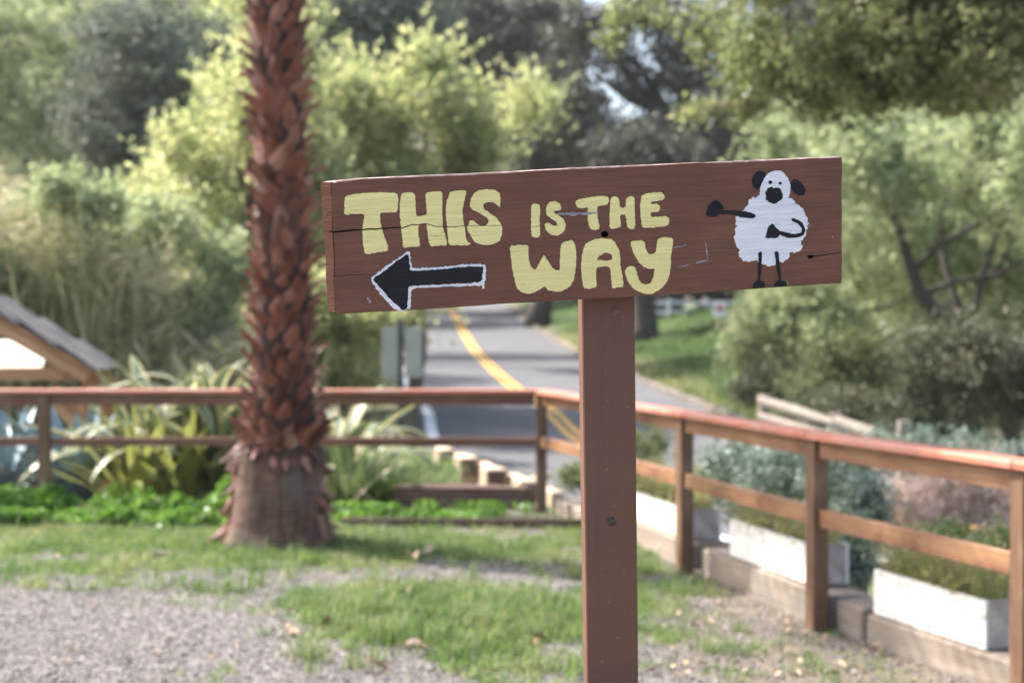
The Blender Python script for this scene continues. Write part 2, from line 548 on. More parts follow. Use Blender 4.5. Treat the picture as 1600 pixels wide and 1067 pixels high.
def build_sign():
    root = empty('wooden_sign', (0.16, 2.44, 0), 'brown painted wooden sign with yellow lettering, black arrow and white sheep on a square post', 'sign')
    # board frame: u along the board, v up it, n out of its face
    O = P(915, 367, 2.205)
    yaw, pitch = R(5.0), R(6.3)
    n = Vector((math.sin(yaw), -math.cos(yaw), 0)); n = (n * math.cos(pitch) + Vector((0, 0, -1)) * math.sin(pitch)).normalized()
    pa = P(517, 388, 2.2); 
    def hit(px, py):
        d = ray(px, py); c = Vector((0, 0, EYE))
        t = (O - c).dot(n) / d.dot(n)
        return c + d * t
    u = (hit(1315, 343) - hit(519, 388)).normalized()
    v = n.cross(u).normalized()
    def L(p):
        q = hit(*p) - O
        return (q.dot(u), q.dot(v))
    MW = Matrix.Translation(O) @ Matrix((u, v, n)).transposed().to_4x4()

    def paintlike(name, base, dark, rough=.5, wear=None, wearc=None, edge=.5):
        m, nt, b = new_mat(name)
        co = obj_co(nt)
        fine = noise(nt, co, 1.0, 5, .62, (22, 380, 60), 1.0)
        ridg = noise(nt, co, 1.0, 4, .6, (13, 200, 24), 1.6)
        big = noise(nt, co, 1.0, 3, .5, (7, 22, 8))
        c = ramp(nt, big, [(.3, dark), (.7, base)])
        stk = noise(nt, co, 1.0, 5, .65, (7, 150, 20), .8)
        c = mix(nt, ramp(nt, stk, [(.42, (.45, .45, .45)), (.58, (0, 0, 0))]), c, rgbmul(dark, .84))
        c = mix(nt, ramp(nt, fine, [(.34, (.35, .35, .35)), (.46, (0, 0, 0))]), c, rgbmul(dark, .62))
        sp = noise(nt, co, 1.0, 2, .5, (170, 300, 170))
        c = mix(nt, ramp(nt, sp, [(.72, (0, 0, 0)), (.76, (.55, .55, .55))]), c, wearc or rgbmul(base, 1.9))
        if wear:
            wn_ = noise(nt, co, 1.0, 6, .7, (30, 330, 40), 1.0)
            c = mix(nt, ramp(nt, wn_, [(wear, (0, 0, 0)), (wear + .05, (.8, .8, .8))]), c, wearc)
        nt.links.new(c, b.inputs['Base Color'])
        b.inputs['Roughness'].default_value = rough
        b.inputs['Specular IOR Level'].default_value = .3
        ad = N(nt, 'ShaderNodeMath', operation='MULTIPLY_ADD'); ad.inputs[1].default_value = .45
        nt.links.new(fine, ad.inputs[0]); nt.links.new(ridg, ad.inputs[2])
        bump(nt, ad.outputs[0], b, .8, .0029)
        return m
    M['signbrown'] = paintlike('brown_sign_paint', (.200, .085, .052), (.148, .061, .037), .5)
    M['signyellow'] = paintlike('yellow_sign_paint', (.89, .79, .35), (.83, .72, .30), .55, .665, (.50, .42, .22))
    M['signwhite'] = paintlike('white_sign_paint', (.86, .86, .88), (.76, .76, .80), .55, .66, (.50, .45, .46))
    M['signblack'] = paintlike('black_sign_paint', (.009, .009, .012), (.006, .006, .008), .5, .74, (.10, .09, .10))
    M['signchalk'] = paintlike('pale_scuff_paint', (.42, .42, .46), (.25, .23, .25), .6, .6, (.16, .07, .05))
    m, nt, b = new_mat('worn_board_edge')
    co = obj_co(nt)
    nt.links.new(mix(nt, ramp(nt, noise(nt, co, 1.0, 5, .7, (40, 90, 90)), [(.42, (0, 0, 0)), (.56, (1, 1, 1))]), (.50, .38, .33), (.24, .13, .10)), b.inputs['Base Color'])
    b.inputs['Roughness'].default_value = .75
    M['edge'] = m
    m, nt, b = new_mat('raw_wood_inside_crack'); b.inputs['Base Color'].default_value = (.05, .03, .022, 1); b.inputs['Roughness'].default_value = .9
    M['crackin'] = m
    M['boardend'] = paintlike('shaded_brown_end_grain_paint', (.085, .038, .027), (.06, .027, .02), .95)  # end-grain paint darkened further, shade on the board end put into the colour
    M['boardend'].node_tree.nodes['Principled BSDF'].inputs['Specular IOR Level'].default_value = .03

    # ---- board
    front = [c1((135, 240)), c1((150, 237)), c1((175, 232)), c1((225, 224)), c1((300, 217)), c1((372, 213)), c1((520, 207)), c1((700, 199)), c1((900, 191)), c1((1177, 178)),
             c2((150, 172)), c2((280, 165)), c2((420, 158)), c2((600, 150)), c2((760, 143)), c2((900, 137)), c2((1177, 125)),
             c3((120, 142)), c3((280, 136)), c3((500, 126)), c3((640, 119)), c3((800, 112)), c3((950, 106)), c3((1044, 102)),
             c3((1049, 106)), c3((1052, 200)), c3((1047, 330)), c3((1051, 470)), c3((1049, 600)), c3((1051, 760)), c3((1048, 908)), c3((1044, 914)),
             c3((900, 922)), c3((700, 935)), c3((400, 957)), c3((0, 985)), c2((1000, 882)), c2((700, 901)), c2((450, 914)), c2((200, 928)), c2((0, 938)),
             c1((1000, 947)), c1((800, 961)), c1((540, 977)), c1((350, 987)), c1((166, 996)),
             c1((158, 990)), c1((156, 900)), c1((150, 800)), c1((153, 700)), c1((148, 600)), c1((144, 530)), c1((141, 420)), c1((138, 330)), c1((133, 262))]
    F2 = [Vector(L(p)) for p in front]
    area = sum(F2[i].x * F2[(i + 1) % len(F2)].y - F2[(i + 1) % len(F2)].x * F2[i].y for i in range(len(F2)))
    if area < 0: F2.reverse()
    nF = len(F2)
    cen = Vector((0, 0))
    T = .038
    xs = [p.x for p in F2]; xmin = min(xs); xmax = max(xs)
    vs = []; faces = []; mi = []
    def inset(i, d):
        a = F2[i - 1]; b_ = F2[i]; c = F2[(i + 1) % nF]
        e1 = (b_ - a).normalized(); e2 = (c - b_).normalized()
        nn = Vector((-(e1.y + e2.y), e1.x + e2.x)); nn = nn.normalized() if nn.length > 1e-6 else Vector((0, 0))
        return b_ + nn * d
    for i in range(nF):
        q = inset(i, .0017 + .0006 * math.sin(i * 5.1)); vs.append((q.x, q.y, 0))
    for i in range(nF):
        vs.append((F2[i].x, F2[i].y, -.0014))
    for i in range(nF):
        x, y = F2[i]
        if x < xmin + .02:      # end sawn out of square
            k = (y + .105) / .21
            x -= .0115 + .0055 * k
        vs.append((x, y, -T))
    tri = tessellate_polygon([[Vector(v_) for v_ in vs[:nF]]])
    for t in tri:
        faces.append(tuple(t)); mi.append(0)
    for lay in (0, 1):
        for i in range(nF):
            j = (i + 1) % nF
            faces.append((lay * nF + j, lay * nF + i, (lay + 1) * nF + i, (lay + 1) * nF + j))
            mid = (F2[i] + F2[j]) / 2
            e = (F2[j] - F2[i])
            top = e.x < -.004 and abs(e.y) < .02
            end = mid.x < xmin + .012
            mi.append(1 if (top and lay == 0) else (3 if end else (1 if top else 0)))
    for t in tri:
        faces.append(tuple(2 * nF + k for k in reversed(t))); mi.append(0)
    me = mesh_from('board', vs, faces, [M['signbrown'], M['edge'], M['crackin'], M['boardend']], False, mi)
    bm = bmesh.new(); bm.from_mesh(me); bmesh.ops.recalc_face_normals(bm, faces=bm.faces); bm.to_mesh(me); bm.free()
    board = bpy.data.objects.new('board', me); col.objects.link(board)
    board.matrix_world = MW

    # ---- paint slabs
    def roughen(pts, step=.0022, amp=.00033, seed=0):
        rr = random.Random(seed + len(pts))
        # one pass of corner rounding, then small brush wobble
        q = []
        for i in range(len(pts)):
            a, b_ = pts[i], pts[(i + 1) % len(pts)]
            q.append(a.lerp(b_, .18)); q.append(a.lerp(b_, .82))
        out = []
        for i in range(len(q)):
            a, b_ = q[i], q[(i + 1) % len(q)]
            k = max(1, int((b_ - a).length / step))
            for j in range(k):
                p = a.lerp(b_, j / k)
                out.append(p + Vector((rr.gauss(0, amp), rr.gauss(0, amp))))
        return out
    cut_list = [board]
    def slab(name, pts, mat, z, holes=(), label=None, amp=.00033, thick=.0005, rough_it=True, clip=True):
        loops = [[Vector(L(p)) for p in pts]] + [[Vector(L(p)) for p in h] for h in holes]
        if rough_it:
            loops = [roughen(lp, amp=amp, seed=len(name) + i) for i, lp in enumerate(loops)]
        flat = [p for lp in loops for p in lp]
        tri = tessellate_polygon([[Vector((p.x, p.y, 0)) for p in lp] for lp in loops])
        n_ = len(flat)
        V = [(p.x, p.y, z) for p in flat] + [(p.x, p.y, z - thick) for p in flat]
        F = []
        for t in tri:
            a, b_, c = (flat[k] for k in t)
            ar = (b_.x - a.x) * (c.y - a.y) - (c.x - a.x) * (b_.y - a.y)
            if abs(ar) < 1e-13: continue
            t = tuple(t) if ar > 0 else tuple(reversed(t))
            F.append(t); F.append(tuple(n_ + k for k in reversed(t)))
        s = 0
        for lp in loops:
            for i in range(len(lp)):
                j = (i + 1) % len(lp)
                F.append((s + i, s + j, n_ + s + j, n_ + s + i))
            s += len(lp)
        me = mesh_from(name, V, F, mat)
        bm = bmesh.new(); bm.from_mesh(me); bmesh.ops.recalc_face_normals(bm, faces=bm.faces); bm.to_mesh(me); bm.free()
        o = bpy.data.objects.new(name, me); col.objects.link(o)
        o.parent = board
        if label: o['label'] = label
        return o
    def stroke(pts, ws):
        """thick stroke outline in pixel crop coordinates"""
        pts = [Vector(p) for p in pts]; Lf = []; Rt = []
        for i, p in enumerate(pts):
            d = (pts[min(i + 1, len(pts) - 1)] - pts[max(i - 1, 0)]).normalized()
            nn = Vector((-d.y, d.x)) * ws[i] / 2
            Lf.append(p + nn); Rt.append(p - nn)
        d0 = (pts[0] - pts[1]).normalized() * ws[0] * .42; d1 = (pts[-1] - pts[-2]).normalized() * ws[-1] * .42
        return [tuple(q) for q in ([pts[0] + d0] + Lf + [pts[-1] + d1] + Rt[::-1])]
    def circ(c, r, n_=16, k=1.0, seed=0):
        rr = random.Random(seed)
        return [(c[0] + r * math.cos(t * 2 * math.pi / n_) * rr.uniform(.93, 1.07), c[1] + k * r * math.sin(t * 2 * math.pi / n_) * rr.uniform(.93, 1.07)) for t in range(n_)]

    Y_ = M['signyellow']
    G = {
     'T': (c1, [(218,318),(300,303),(400,297),(515,300),(524,350),(518,412),(470,412),(418,412),(422,470),(432,520),(450,570),(466,610),(462,635),(400,642),(333,656),(322,600),(316,530),(320,480),(332,420),(270,420),(213,427),(212,380),(216,345)]),
     'H': (c1, [(540,305),(565,297),(618,300),(622,345),(622,380),(628,435),(655,432),(688,422),(684,370),(678,300),(720,293),(778,290),(777,350),(776,420),(780,500),(797,555),(806,602),(760,604),(705,606),(695,560),(690,520),(686,475),(665,477),(637,487),(640,550),(650,608),(600,610),(550,618),(546,560),(538,500),(533,430),(532,350)]),
     'I': (c1, [(818,300),(835,290),(870,288),(917,284),(905,340),(893,390),(895,440),(905,500),(912,560),(925,582),(942,592),(930,600),(890,602),(815,602),(808,560),(805,500),(797,440),(796,380),(805,335)]),
     'S': (c1, [(942,330),(960,300),(990,285),(1030,278),(1075,283),(1105,300),(1112,330),(1108,385),(1095,375),(1075,355),(1040,352),(1012,365),(1010,385),(1035,405),(1070,430),(1100,455),(1118,490),(1122,530),(1110,570),(1080,592),(1040,600),(1000,598),(965,588),(940,545),(915,500),(930,478),(932,458),(955,458),(975,478),(1000,490),(1030,490),(1043,470),(1040,450),(1015,430),(980,410),(945,395),(935,375)]),
     'I2': (c2, [(185,368),(205,360),(232,366),(235,400),(232,470),(236,553),(210,557),(185,550),(182,480)]),
     'S2': (c2, [(268,385),(290,352),(320,347),(350,362),(358,392),(345,402),(320,400),(310,410),(325,420),(360,440),(383,475),(380,505),(360,535),(330,548),(295,540),(270,515),(260,487),(265,472),(285,470),(305,488),(325,490),(335,478),(322,460),(290,443),(268,420)]),
     'T2': (c2, [(440,345),(480,330),(560,320),(605,317),(628,325),(630,350),(620,370),(580,374),(563,378),(563,420),(568,460),(580,505),(550,515),(525,510),(512,480),(508,430),(512,380),(480,390),(450,385),(437,365)]),
     'H2': (c2, [(640,330),(665,318),(688,328),(692,385),(725,385),(730,330),(755,317),(778,325),(778,400),(782,480),(778,508),(745,508),(733,490),(727,425),(695,425),(700,495),(670,503),(640,508),(632,480),(636,400)]),
     'E': (c2, [(820,315),(850,303),(910,297),(940,300),(952,325),(940,340),(900,348),(868,352),(870,365),(910,363),(925,380),(920,408),(890,412),(870,412),(872,440),(920,435),(955,432),(975,445),(975,480),(960,490),(900,497),(840,503),(820,495),(812,440),(810,360)]),
     'W': (c2, [(62,605),(120,598),(168,600),(168,660),(172,710),(205,748),(232,700),(256,652),(285,700),(315,742),(350,745),(348,680),(355,600),(370,580),(420,570),(435,590),(443,650),(440,730),(430,800),(400,845),(350,868),(280,862),(262,835),(240,850),(180,883),(130,872),(100,845),(85,790),(72,720),(65,660)]),
     'A': (c2, [(482,625),(500,590),(540,568),(590,560),(640,563),(670,590),(690,630),(697,720),(712,800),(714,838),(680,845),(650,850),(643,800),(636,725),(600,722),(560,728),(556,790),(562,840),(520,850),(485,850),(475,800),(470,720),(475,660)]),
     'Y': (c2, [(755,580),(790,573),(830,575),(838,590),(838,615),(850,640),(870,655),(900,640),(905,590),(915,562),(960,552),(1000,562),(995,620),(985,660),(985,740),(970,800),(930,850),(880,882),(830,880),(775,855),(740,810),(722,760),(728,730),(750,718),(780,725),(790,760),(805,805),(830,828),(870,820),(885,790),(893,735),(860,738),(825,720),(795,690),(775,650),(758,610)]),
    }
    objs = {}
    for k, (cf, pts) in G.items():
        holes = []
        if k == 'A':
            holes = [[cf(p) for p in [(560,683),(575,660),(605,643),(638,648),(650,665),(648,685),(610,688),(575,686)]]]
        lab = 'yellow painted capital letter ' + k[0]
        if k in ('T', 'H', 'I', 'S'): lab = 'large ' + lab
        objs[k] = slab('letter', [cf(p) for p in pts], Y_, .0006, holes, lab)
    objs['ao'] = slab('arrow_outline', [c1(p) for p in [(360,795),(420,748),(470,708),(530,668),(588,632),(594,655),(597,690),(603,735),(700,730),(800,722),(880,712),(960,708),(1026,710),(1024,745),(1028,775),(1020,806),(1014,850),(1006,852),(1004,832),(960,834),(800,838),(700,842),(602,848),(596,880),(595,930),(592,968),(572,971),(555,985),(540,982),(530,974),(500,966),(470,935),(435,900),(400,852)]], M['signwhite'], .0006, amp=.0006)
    objs['ab'] = slab('arrow', [c1(p) for p in [(376,795),(430,756),(480,718),(530,682),(584,648),(586,680),(587,715),(596,748),(700,742),(800,735),(900,724),(1004,722),(1012,724),(1008,760),(1004,808),(960,818),(850,820),(700,829),(584,834),(580,860),(579,920),(573,968),(545,975),(520,948),(480,915),(440,868),(410,835)]], M['signblack'], .0011, amp=.0005)
    slab('paint_fleck', [c1(p) for p in [(342,902),(350,898),(360,912),(370,928),(362,934),(348,918)]], M['signchalk'], .0006)
    slab('pale_scuff', [c2(p) for p in [(322,418),(345,412),(380,416),(420,410),(470,412),(505,408),(560,413),(566,418),(505,426),(460,424),(420,430),(390,426),(350,428)]], M['signchalk'], .0011, amp=.0007)
    for pts in ([(1132,700),(1176,690),(1177,696),(1134,706)], [(1055,720),(1092,708),(1094,712),(1056,725)], [(1000,612),(1060,600),(1080,594),(1060,606),(1002,618)]):
        slab('pale_scuff', [c2(p) for p in pts], M['signchalk'], .0006, amp=.0003)
    for pts in ([(172,650),(177,650),(190,758),(184,760)], [(113,778),(150,770),(186,764),(188,770),(150,777),(115,784)], [(0,808),(50,798),(70,792),(50,802),(2,812)], [(984,612),(992,614),(992,624),(986,625)], [(838,540),(846,545),(842,556),(836,552)], [(696,905),(702,898),(703,920),(698,925)]):
        slab('pale_scuff', [c3(p) for p in pts], M['signchalk'], .0006, amp=.0003)

    # sheep
    Wm, Bk = M['signwhite'], M['signblack']
    body = [(520,352),(480,358),(458,378),(448,395),(440,420),(418,432),(410,452),(398,462),(395,480),(372,488),(362,505),(372,520),(362,530),(385,545),(370,560),(360,580),(366,600),(355,618),(360,640),(375,655),(372,672),(390,700),(386,730),(398,752),(415,768),(440,778),(465,782),(485,772),(505,765),(520,778),(540,792),(560,800),(580,807),(600,803),(618,790),(645,776),(670,778),(692,768),(708,745),(722,714),(745,716),(772,712),(790,700),(793,670),(785,650),(792,632),(806,625),(816,600),(822,570),(834,540),(826,515),(828,495),(812,470),(803,445),(785,425),(768,410),(748,405),(742,385),(730,372),(705,366),(620,375)]
    slab('sheep_body', [c3(p) for p in body], Wm, .0006, amp=.0009)
    slab('sheep_head', [c3(p) for p in [(630,190),(665,200),(700,235),(715,270),(718,320),(705,370),(660,400),(600,410),(550,398),(522,352),(520,320),(535,270),(560,225),(590,200)]], Wm, .0009, amp=.0003)
    slab('sheep_ear', [c3(p) for p in [(500,200),(530,195),(560,205),(562,230),(545,270),(525,300),(502,315),(480,300),(470,260),(478,225)]], Bk, .0006)
    slab('sheep_ear', [c3(p) for p in [(722,262),(745,245),(775,258),(800,285),(816,315),(808,348),(780,355),(745,335),(722,310),(718,285)]], Bk, .0006)
    slab('sheep_muzzle', [c3(p) for p in [(565,314),(580,302),(597,298),(612,306),(640,300),(655,312),(662,330),(668,345),(664,368),(650,385),(638,390),(625,404),(605,404),(590,400),(580,392),(562,384),(556,365),(562,350),(556,335)]], Bk, .0013, amp=.0005)
    slab('sheep_eye', [c3(p) for p in circ((588, 267), 12)], Bk, .0013, amp=.0002)
    slab('sheep_eye', [c3(p) for p in circ((651, 273), 10)], Bk, .0013, amp=.0002)
    slab('sheep_arm', [c3(p) for p in [(262,446),(330,447),(400,450),(470,462),(492,474),(494,488),(478,498),(440,496),(400,490),(370,478),(320,472),(262,470)]], Bk, .0011)
    slab('sheep_hoof', [c3(p) for p in [(205,405),(222,388),(238,380),(262,392),(278,415),(288,440),(278,462),(240,490),(205,488),(176,478),(180,445)]], Bk, .0014, amp=.0005)
    slab('sheep_arm', [c3(p) for p in stroke([(733,505),(765,520),(790,540),(803,568),(798,592),(775,606),(740,610),(700,607),(645,590)], [22,23,23,22,22,24,26,30,26])], Bk, .0011)
    slab('sheep_hoof', [c3(p) for p in [(575,550),(598,530),(612,540),(632,562),(646,575),(650,597),(638,615),(626,628),(600,624),(562,626),(558,618),(566,590)]], Bk, .0014)
    slab('sheep_leg', [c3(p) for p in stroke([(525,718),(523,760),(519,830),(517,896)], [22,22,19,15])], Bk, .0011)
    slab('sheep_leg', [c3(p) for p in stroke([(629,715),(633,760),(641,830),(651,896)], [24,24,20,15])], Bk, .0011)
    slab('sheep_foot', [c3(p) for p in [(473,948),(478,922),(495,900),(515,892),(538,900),(554,920),(558,941)]], Bk, .0013)
    slab('sheep_foot', [c3(p) for p in [(610,938),(618,912),(635,896),(655,891),(678,900),(692,916),(696,934)]], Bk, .0013)

    # ---- cracks and the bolt hole: real cuts
    def cutter(loop, z0, z1):
        lp = [Vector(L(p)) for p in loop]
        a = sum(lp[i].x * lp[(i + 1) % len(lp)].y - lp[(i + 1) % len(lp)].x * lp[i].y for i in range(len(lp)))
        if a < 0: lp.reverse()
        n_ = len(lp)
        tri = tessellate_polygon([[Vector((p.x, p.y, 0)) for p in lp]])
        V = [(p.x, p.y, z1) for p in lp] + [(p.x, p.y, z0) for p in lp]
        F = []
        for t in tri:
            F.append(tuple(t)); F.append(tuple(n_ + k for k in reversed(t)))
        for i in range(n_):
            j = (i + 1) % n_
            F.append((i, n_ + i, n_ + j, j))
        me = mesh_from('cutter', V, F, M['crackin'])
        bm = bmesh.new(); bm.from_mesh(me); bmesh.ops.recalc_face_normals(bm, faces=bm.faces); bm.to_mesh(me); bm.free()
        o = bpy.data.objects.new('cutter', me); col.objects.link(o); o.matrix_world = MW
        return o
    def crack(cf, pts, w0, w1):
        rr = random.Random(3)
        up = []; dn = []
        m_ = []
        for i in range(len(pts) - 1):
            for k in range(3):
                t = k / 3
                m_.append((pts[i][0] * (1 - t) + pts[i + 1][0] * t, pts[i][1] * (1 - t) + pts[i + 1][1] * t + (rr.uniform(-2, 2) if (i or k) else 0)))
        m_.append(pts[-1])
        for i, p in enumerate(m_):
            w_ = (w0 + (w1 - w0) * i / (len(m_) - 1)) * rr.uniform(.7, 1.25)
            up.append((p[0], p[1] - w_ / 2)); dn.append((p[0], p[1] + w_ / 2))
        return [cf(p) for p in up + dn[::-1]]
    jobs = [
        (crack(c1, [(60,529),(135,526),(250,517),(340,510),(420,505),(500,500),(550,500),(590,485),(640,482),(690,478),(740,492),(800,495),(850,495),(900,490),(960,488),(1050,490),(1130,487)], 9, 2.6), ['board', 'T', 'H', 'I', 'S'], -.016),
        (crack(c1, [(110,780),(160,776),(250,772),(330,770),(378,764)], 4.5, 2), ['board', 'ao', 'ab'], -.007),
        (crack(c1, [(700,545),(760,548),(800,545)], 2.2, 1.5), ['board', 'H'], -.003),
        (crack(c2, [(180,496),(230,493),(262,492)], 2.5, 1.8), ['board', 'I2'], -.004),
        (crack(c3, [(838,744),(900,738),(970,729),(1075,712)], 7, 4), ['board'], -.009),
        ([c3(p) for p in [(824,742),(834,732),(848,736),(862,732),(868,742),(860,754),(846,758),(834,754)]], ['board'], -.016),
        ([c2(p) for p in [(583,538),(590,524),(606,518),(622,524),(630,538),(624,552),(606,557),(590,552)]], ['board'], -.03),
    ]
    objs['board'] = board
    dg = bpy.context.evaluated_depsgraph_get()
    for loop, names, z0 in jobs:
        c = cutter(loop, z0, .01)
        for nm in names:
            o = objs[nm]
            md = o.modifiers.new('cut', 'BOOLEAN'); md.operation = 'DIFFERENCE'; md.solver = 'EXACT'; md.object = c
            try: md.material_mode = 'TRANSFER'
            except Exception: pass
        bpy.context.view_layer.update()
        dg = bpy.context.evaluated_depsgraph_get()
        for nm in names:
            o = objs[nm]
            ev = o.evaluated_get(dg)
            me = bpy.data.meshes.new_from_object(ev, depsgraph=dg)
            if len(me.polygons) > 6:
                old = o.data; o.modifiers.clear(); o.data = me; me.name = old.name
            else:
                o.modifiers.clear()
        bpy.data.objects.remove(c, do_unlink=True)
    board.parent = root
    board.matrix_basis = Matrix.Translation(-Vector(root.location)) @ MW

    # ---- post: leans a little towards the viewer
    m, nt, b = new_mat('brown_post_paint')
    co = obj_co(nt)
    g = noise(nt, co, 1.0, 5, .6, (90, 90, 3.0), .5)
    bl = noise(nt, co, 6, 4, .6)
    c = ramp(nt, bl, [(.3, (.102, .045, .028)), (.7, (.145, .064, .040))])
    c = mix(nt, ramp(nt, g, [(.30, (.5, .5, .5)), (.45, (0, 0, 0))]), c, (.085, .038, .030))
    sp = noise(nt, co, 130, 2, .5)
    c = mix(nt, ramp(nt, sp, [(.735, (0, 0, 0)), (.76, (.7, .7, .7))]), c, (.30, .20, .16))
    nt.links.new(c, b.inputs['Base Color']); b.inputs['Roughness'].default_value = .48
    bump(nt, g, b, .5, .0016)
    M['post'] = m
    Tm = P(950.2, 465, 2.262); Bm = P(957.5, 1067, 2.331)
    ax = (Tm - Bm).normalized()
    foot = Bm - ax * (Bm.z / ax.z)
    topp = Tm + ax * .16
    x = Vector((math.cos(R(1.6)), math.sin(R(1.6)), 0)); x = (x - ax * x.dot(ax)).normalized(); y = ax.cross(x)
    bm = bmesh.new()
    Lp = (topp - foot).length + .3
    add_box(bm, (.0845, .0845, Lp), Matrix.Identity(4), .0022)
    for e in list(bm.edges):
        pass
    post = bm_obj('post', bm, M['post'])
    mid = topp - ax * Lp / 2 - y * -.0425
    PM = Matrix.Translation(topp - ax * Lp / 2 + y * .0425) @ Matrix((x, y, ax)).transposed().to_4x4()
    post.parent = root
    post.matrix_basis = Matrix.Translation(-Vector(root.location)) @ PM
    root.location = root.location
    m, nt, b = new_mat('rusty_painted_metal'); co = obj_co(nt)
    nt.links.new(ramp(nt, noise(nt, co, 300, 4, .6), [(.35, (.05, .03, .025)), (.7, (.14, .09, .075))]), b.inputs['Base Color']); b.inputs['Metallic'].default_value = .4; b.inputs['Roughness'].default_value = .45
    M['bolt'] = m
    def on_post(px, py):
        d = ray(px, py); c = Vector((0, 0, EYE)); q = PM.translation - y * .0425
        t = (q - c).dot(y) / d.dot(y)
        return c + d * t
    def dome(name, p, r, h, mat, seg=16, rect=False):
        bm = bmesh.new()
        bmesh.ops.create_uvsphere(bm, u_segments=seg, v_segments=8, radius=1)
        bmesh.ops.scale(bm, vec=(r, h, r), verts=bm.verts)
        # hexagonal nut under the dome
        bmesh.ops.create_cone(bm, cap_ends=True, segments=6 if not rect else 18, radius1=r * 1.25, radius2=r * 1.25, depth=h * .8, matrix=Matrix.Rotation(R(90), 4, 'X') @ Matrix.Rotation(R(12), 4, 'Z'))
        o = bm_obj(name, bm, mat, None, None, False)
        o.parent = root
        o.matrix_basis = Matrix.Translation(-Vector(root.location)) @ Matrix.Translation(p) @ Matrix((x, y, ax)).transposed().to_4x4()
        return o
    dome('bolt', on_post(955.5, 815), .0062, .0060, M['bolt'])['label'] = 'dark round headed bolt halfway down the post'
    m, nt, b = new_mat('painted_over_filler'); co = obj_co(nt)
    nt.links.new(ramp(nt, noise(nt, co, 150, 4, .6), [(.35, (.09, .045, .034)), (.6, (.17, .09, .07))]), b.inputs['Base Color']); b.inputs['Roughness'].default_value = .6
    bump(nt, noise(nt, co, 220, 4, .6), b, .8, .003)
    dome('bolt', on_post(963.5, 487), .0068, .0028, m, rect=True)['label'] = 'painted-over bolt head just below the board'
    for (px, py, r) in ((955, 510, .0013), (1000 - 32, 525, .0011), (946, 578, .001), (966, 610, .0009), (941, 700, .0009), (960, 660, .0008), (984, 747, .001), (951, 935, .001)):
        o = dome('nail_head', on_post(px, py), r, .0008, m, 8)
# ------------------------------------------------------------------ foliage
def unit_rand(n):
    v = RNG.normal(size=(n, 3)); return v / np.linalg.norm(v, axis=1)[:, None]

def leaf_quads(C, L, W, droop=0.0, up=0.0, jitter=.35, tri=False):
    n = len(C)
    d = unit_rand(n); d[:, 2] = d[:, 2] * (1 - abs(droop)) - droop + up
    d /= np.linalg.norm(d, axis=1)[:, None]
    r = unit_rand(n); wv = np.cross(d, r); wv /= np.linalg.norm(wv, axis=1)[:, None] + 1e-9
    s = (1 + RNG.uniform(-jitter, jitter, n))[:, None]
    a = C - d * L / 2 * s; c = C + d * L / 2 * s
    b = C + wv * W / 2 * s; e = C - wv * W / 2 * s
    return np.stack([a, b, c, e], 1)

def clump_points(blobs, n, clump_r, per=30, gap=0.35, seed=0, shell=.55, strand=0.0):
    """blobs: (x,y,z,rx,ry,rz)"""
    vol = np.array([b[3] * b[4] * b[5] for b in blobs]) ** .8
    K = max(4, int(n / per))
    ks = RNG.multinomial(K, vol / vol.sum())
    out = []
    for b, k in zip(blobs, ks):
        kk = int(k * 1.0 / (1 - gap)) + 2
        u = unit_rand(kk) * (shell + (1 - shell) * RNG.random(kk) ** .7)[:, None] * (1 + .2 * RNG.normal(size=(kk, 1)))
        c = np.array(b[:3]) + u * np.array(b[3:6])
        f = fbm(c[:, 0] * .9 / clump_r * .3 + c[:, 2] * .3, c[:, 1] * .5 + c[:, 2] * .8 / clump_r * .3, seed + 5)
        c = c[f > np.quantile(f, gap)][:k]
        m = len(c)
        sz = RNG.uniform(.3, 1.5, m)
        g = RNG.normal(size=(m, per, 3)) * clump_r * .5 * sz[:, None, None]
        g[:, :, 2] *= .75
        if strand:
            d = unit_rand(m); d[:, 2] += strand; d /= np.linalg.norm(d, axis=1)[:, None]
            tt = RNG.uniform(-1, 1, (m, per, 1))
            g = d[:, None, :] * tt * clump_r * 1.9 * sz[:, None, None] + g * .42 * (1.15 - tt)
        out.append((c[:, None, :] + g).reshape(-1, 3))
    return np.concatenate(out)

def blob(px, py, Y, rx, ry, deep=None):
    p = P(px, py, Y); k = Y / FPX
    return (p.x, p.y, p.z, rx * k, (deep if deep else (rx + ry) / 2 * k), ry * k)

def in_poly(x, y, poly):
    c = False; n = len(poly); j = n - 1
    for i in range(n):
        if (poly[i][1] > y) != (poly[j][1] > y) and x < (poly[j][0] - poly[i][0]) * (y - poly[i][1]) / (poly[j][1] - poly[i][1]) + poly[i][0]:
            c = not c
        j = i
    return c

def rblobs(poly, n, Y0, Y1, r0, r1, seed):
    rr = random.Random(seed); xs = [p[0] for p in poly]; ys = [p[1] for p in poly]; out = []
    while len(out) < n:
        x = rr.uniform(min(xs), max(xs)); y = rr.uniform(min(ys), max(ys))
        if in_poly(x, y, poly):
            a = rr.uniform(r0, r1)
            out.append(blob(x, y, rr.uniform(Y0, Y1), a * rr.uniform(.7, 1.3), a * rr.uniform(.6, 1.25)))
    return out

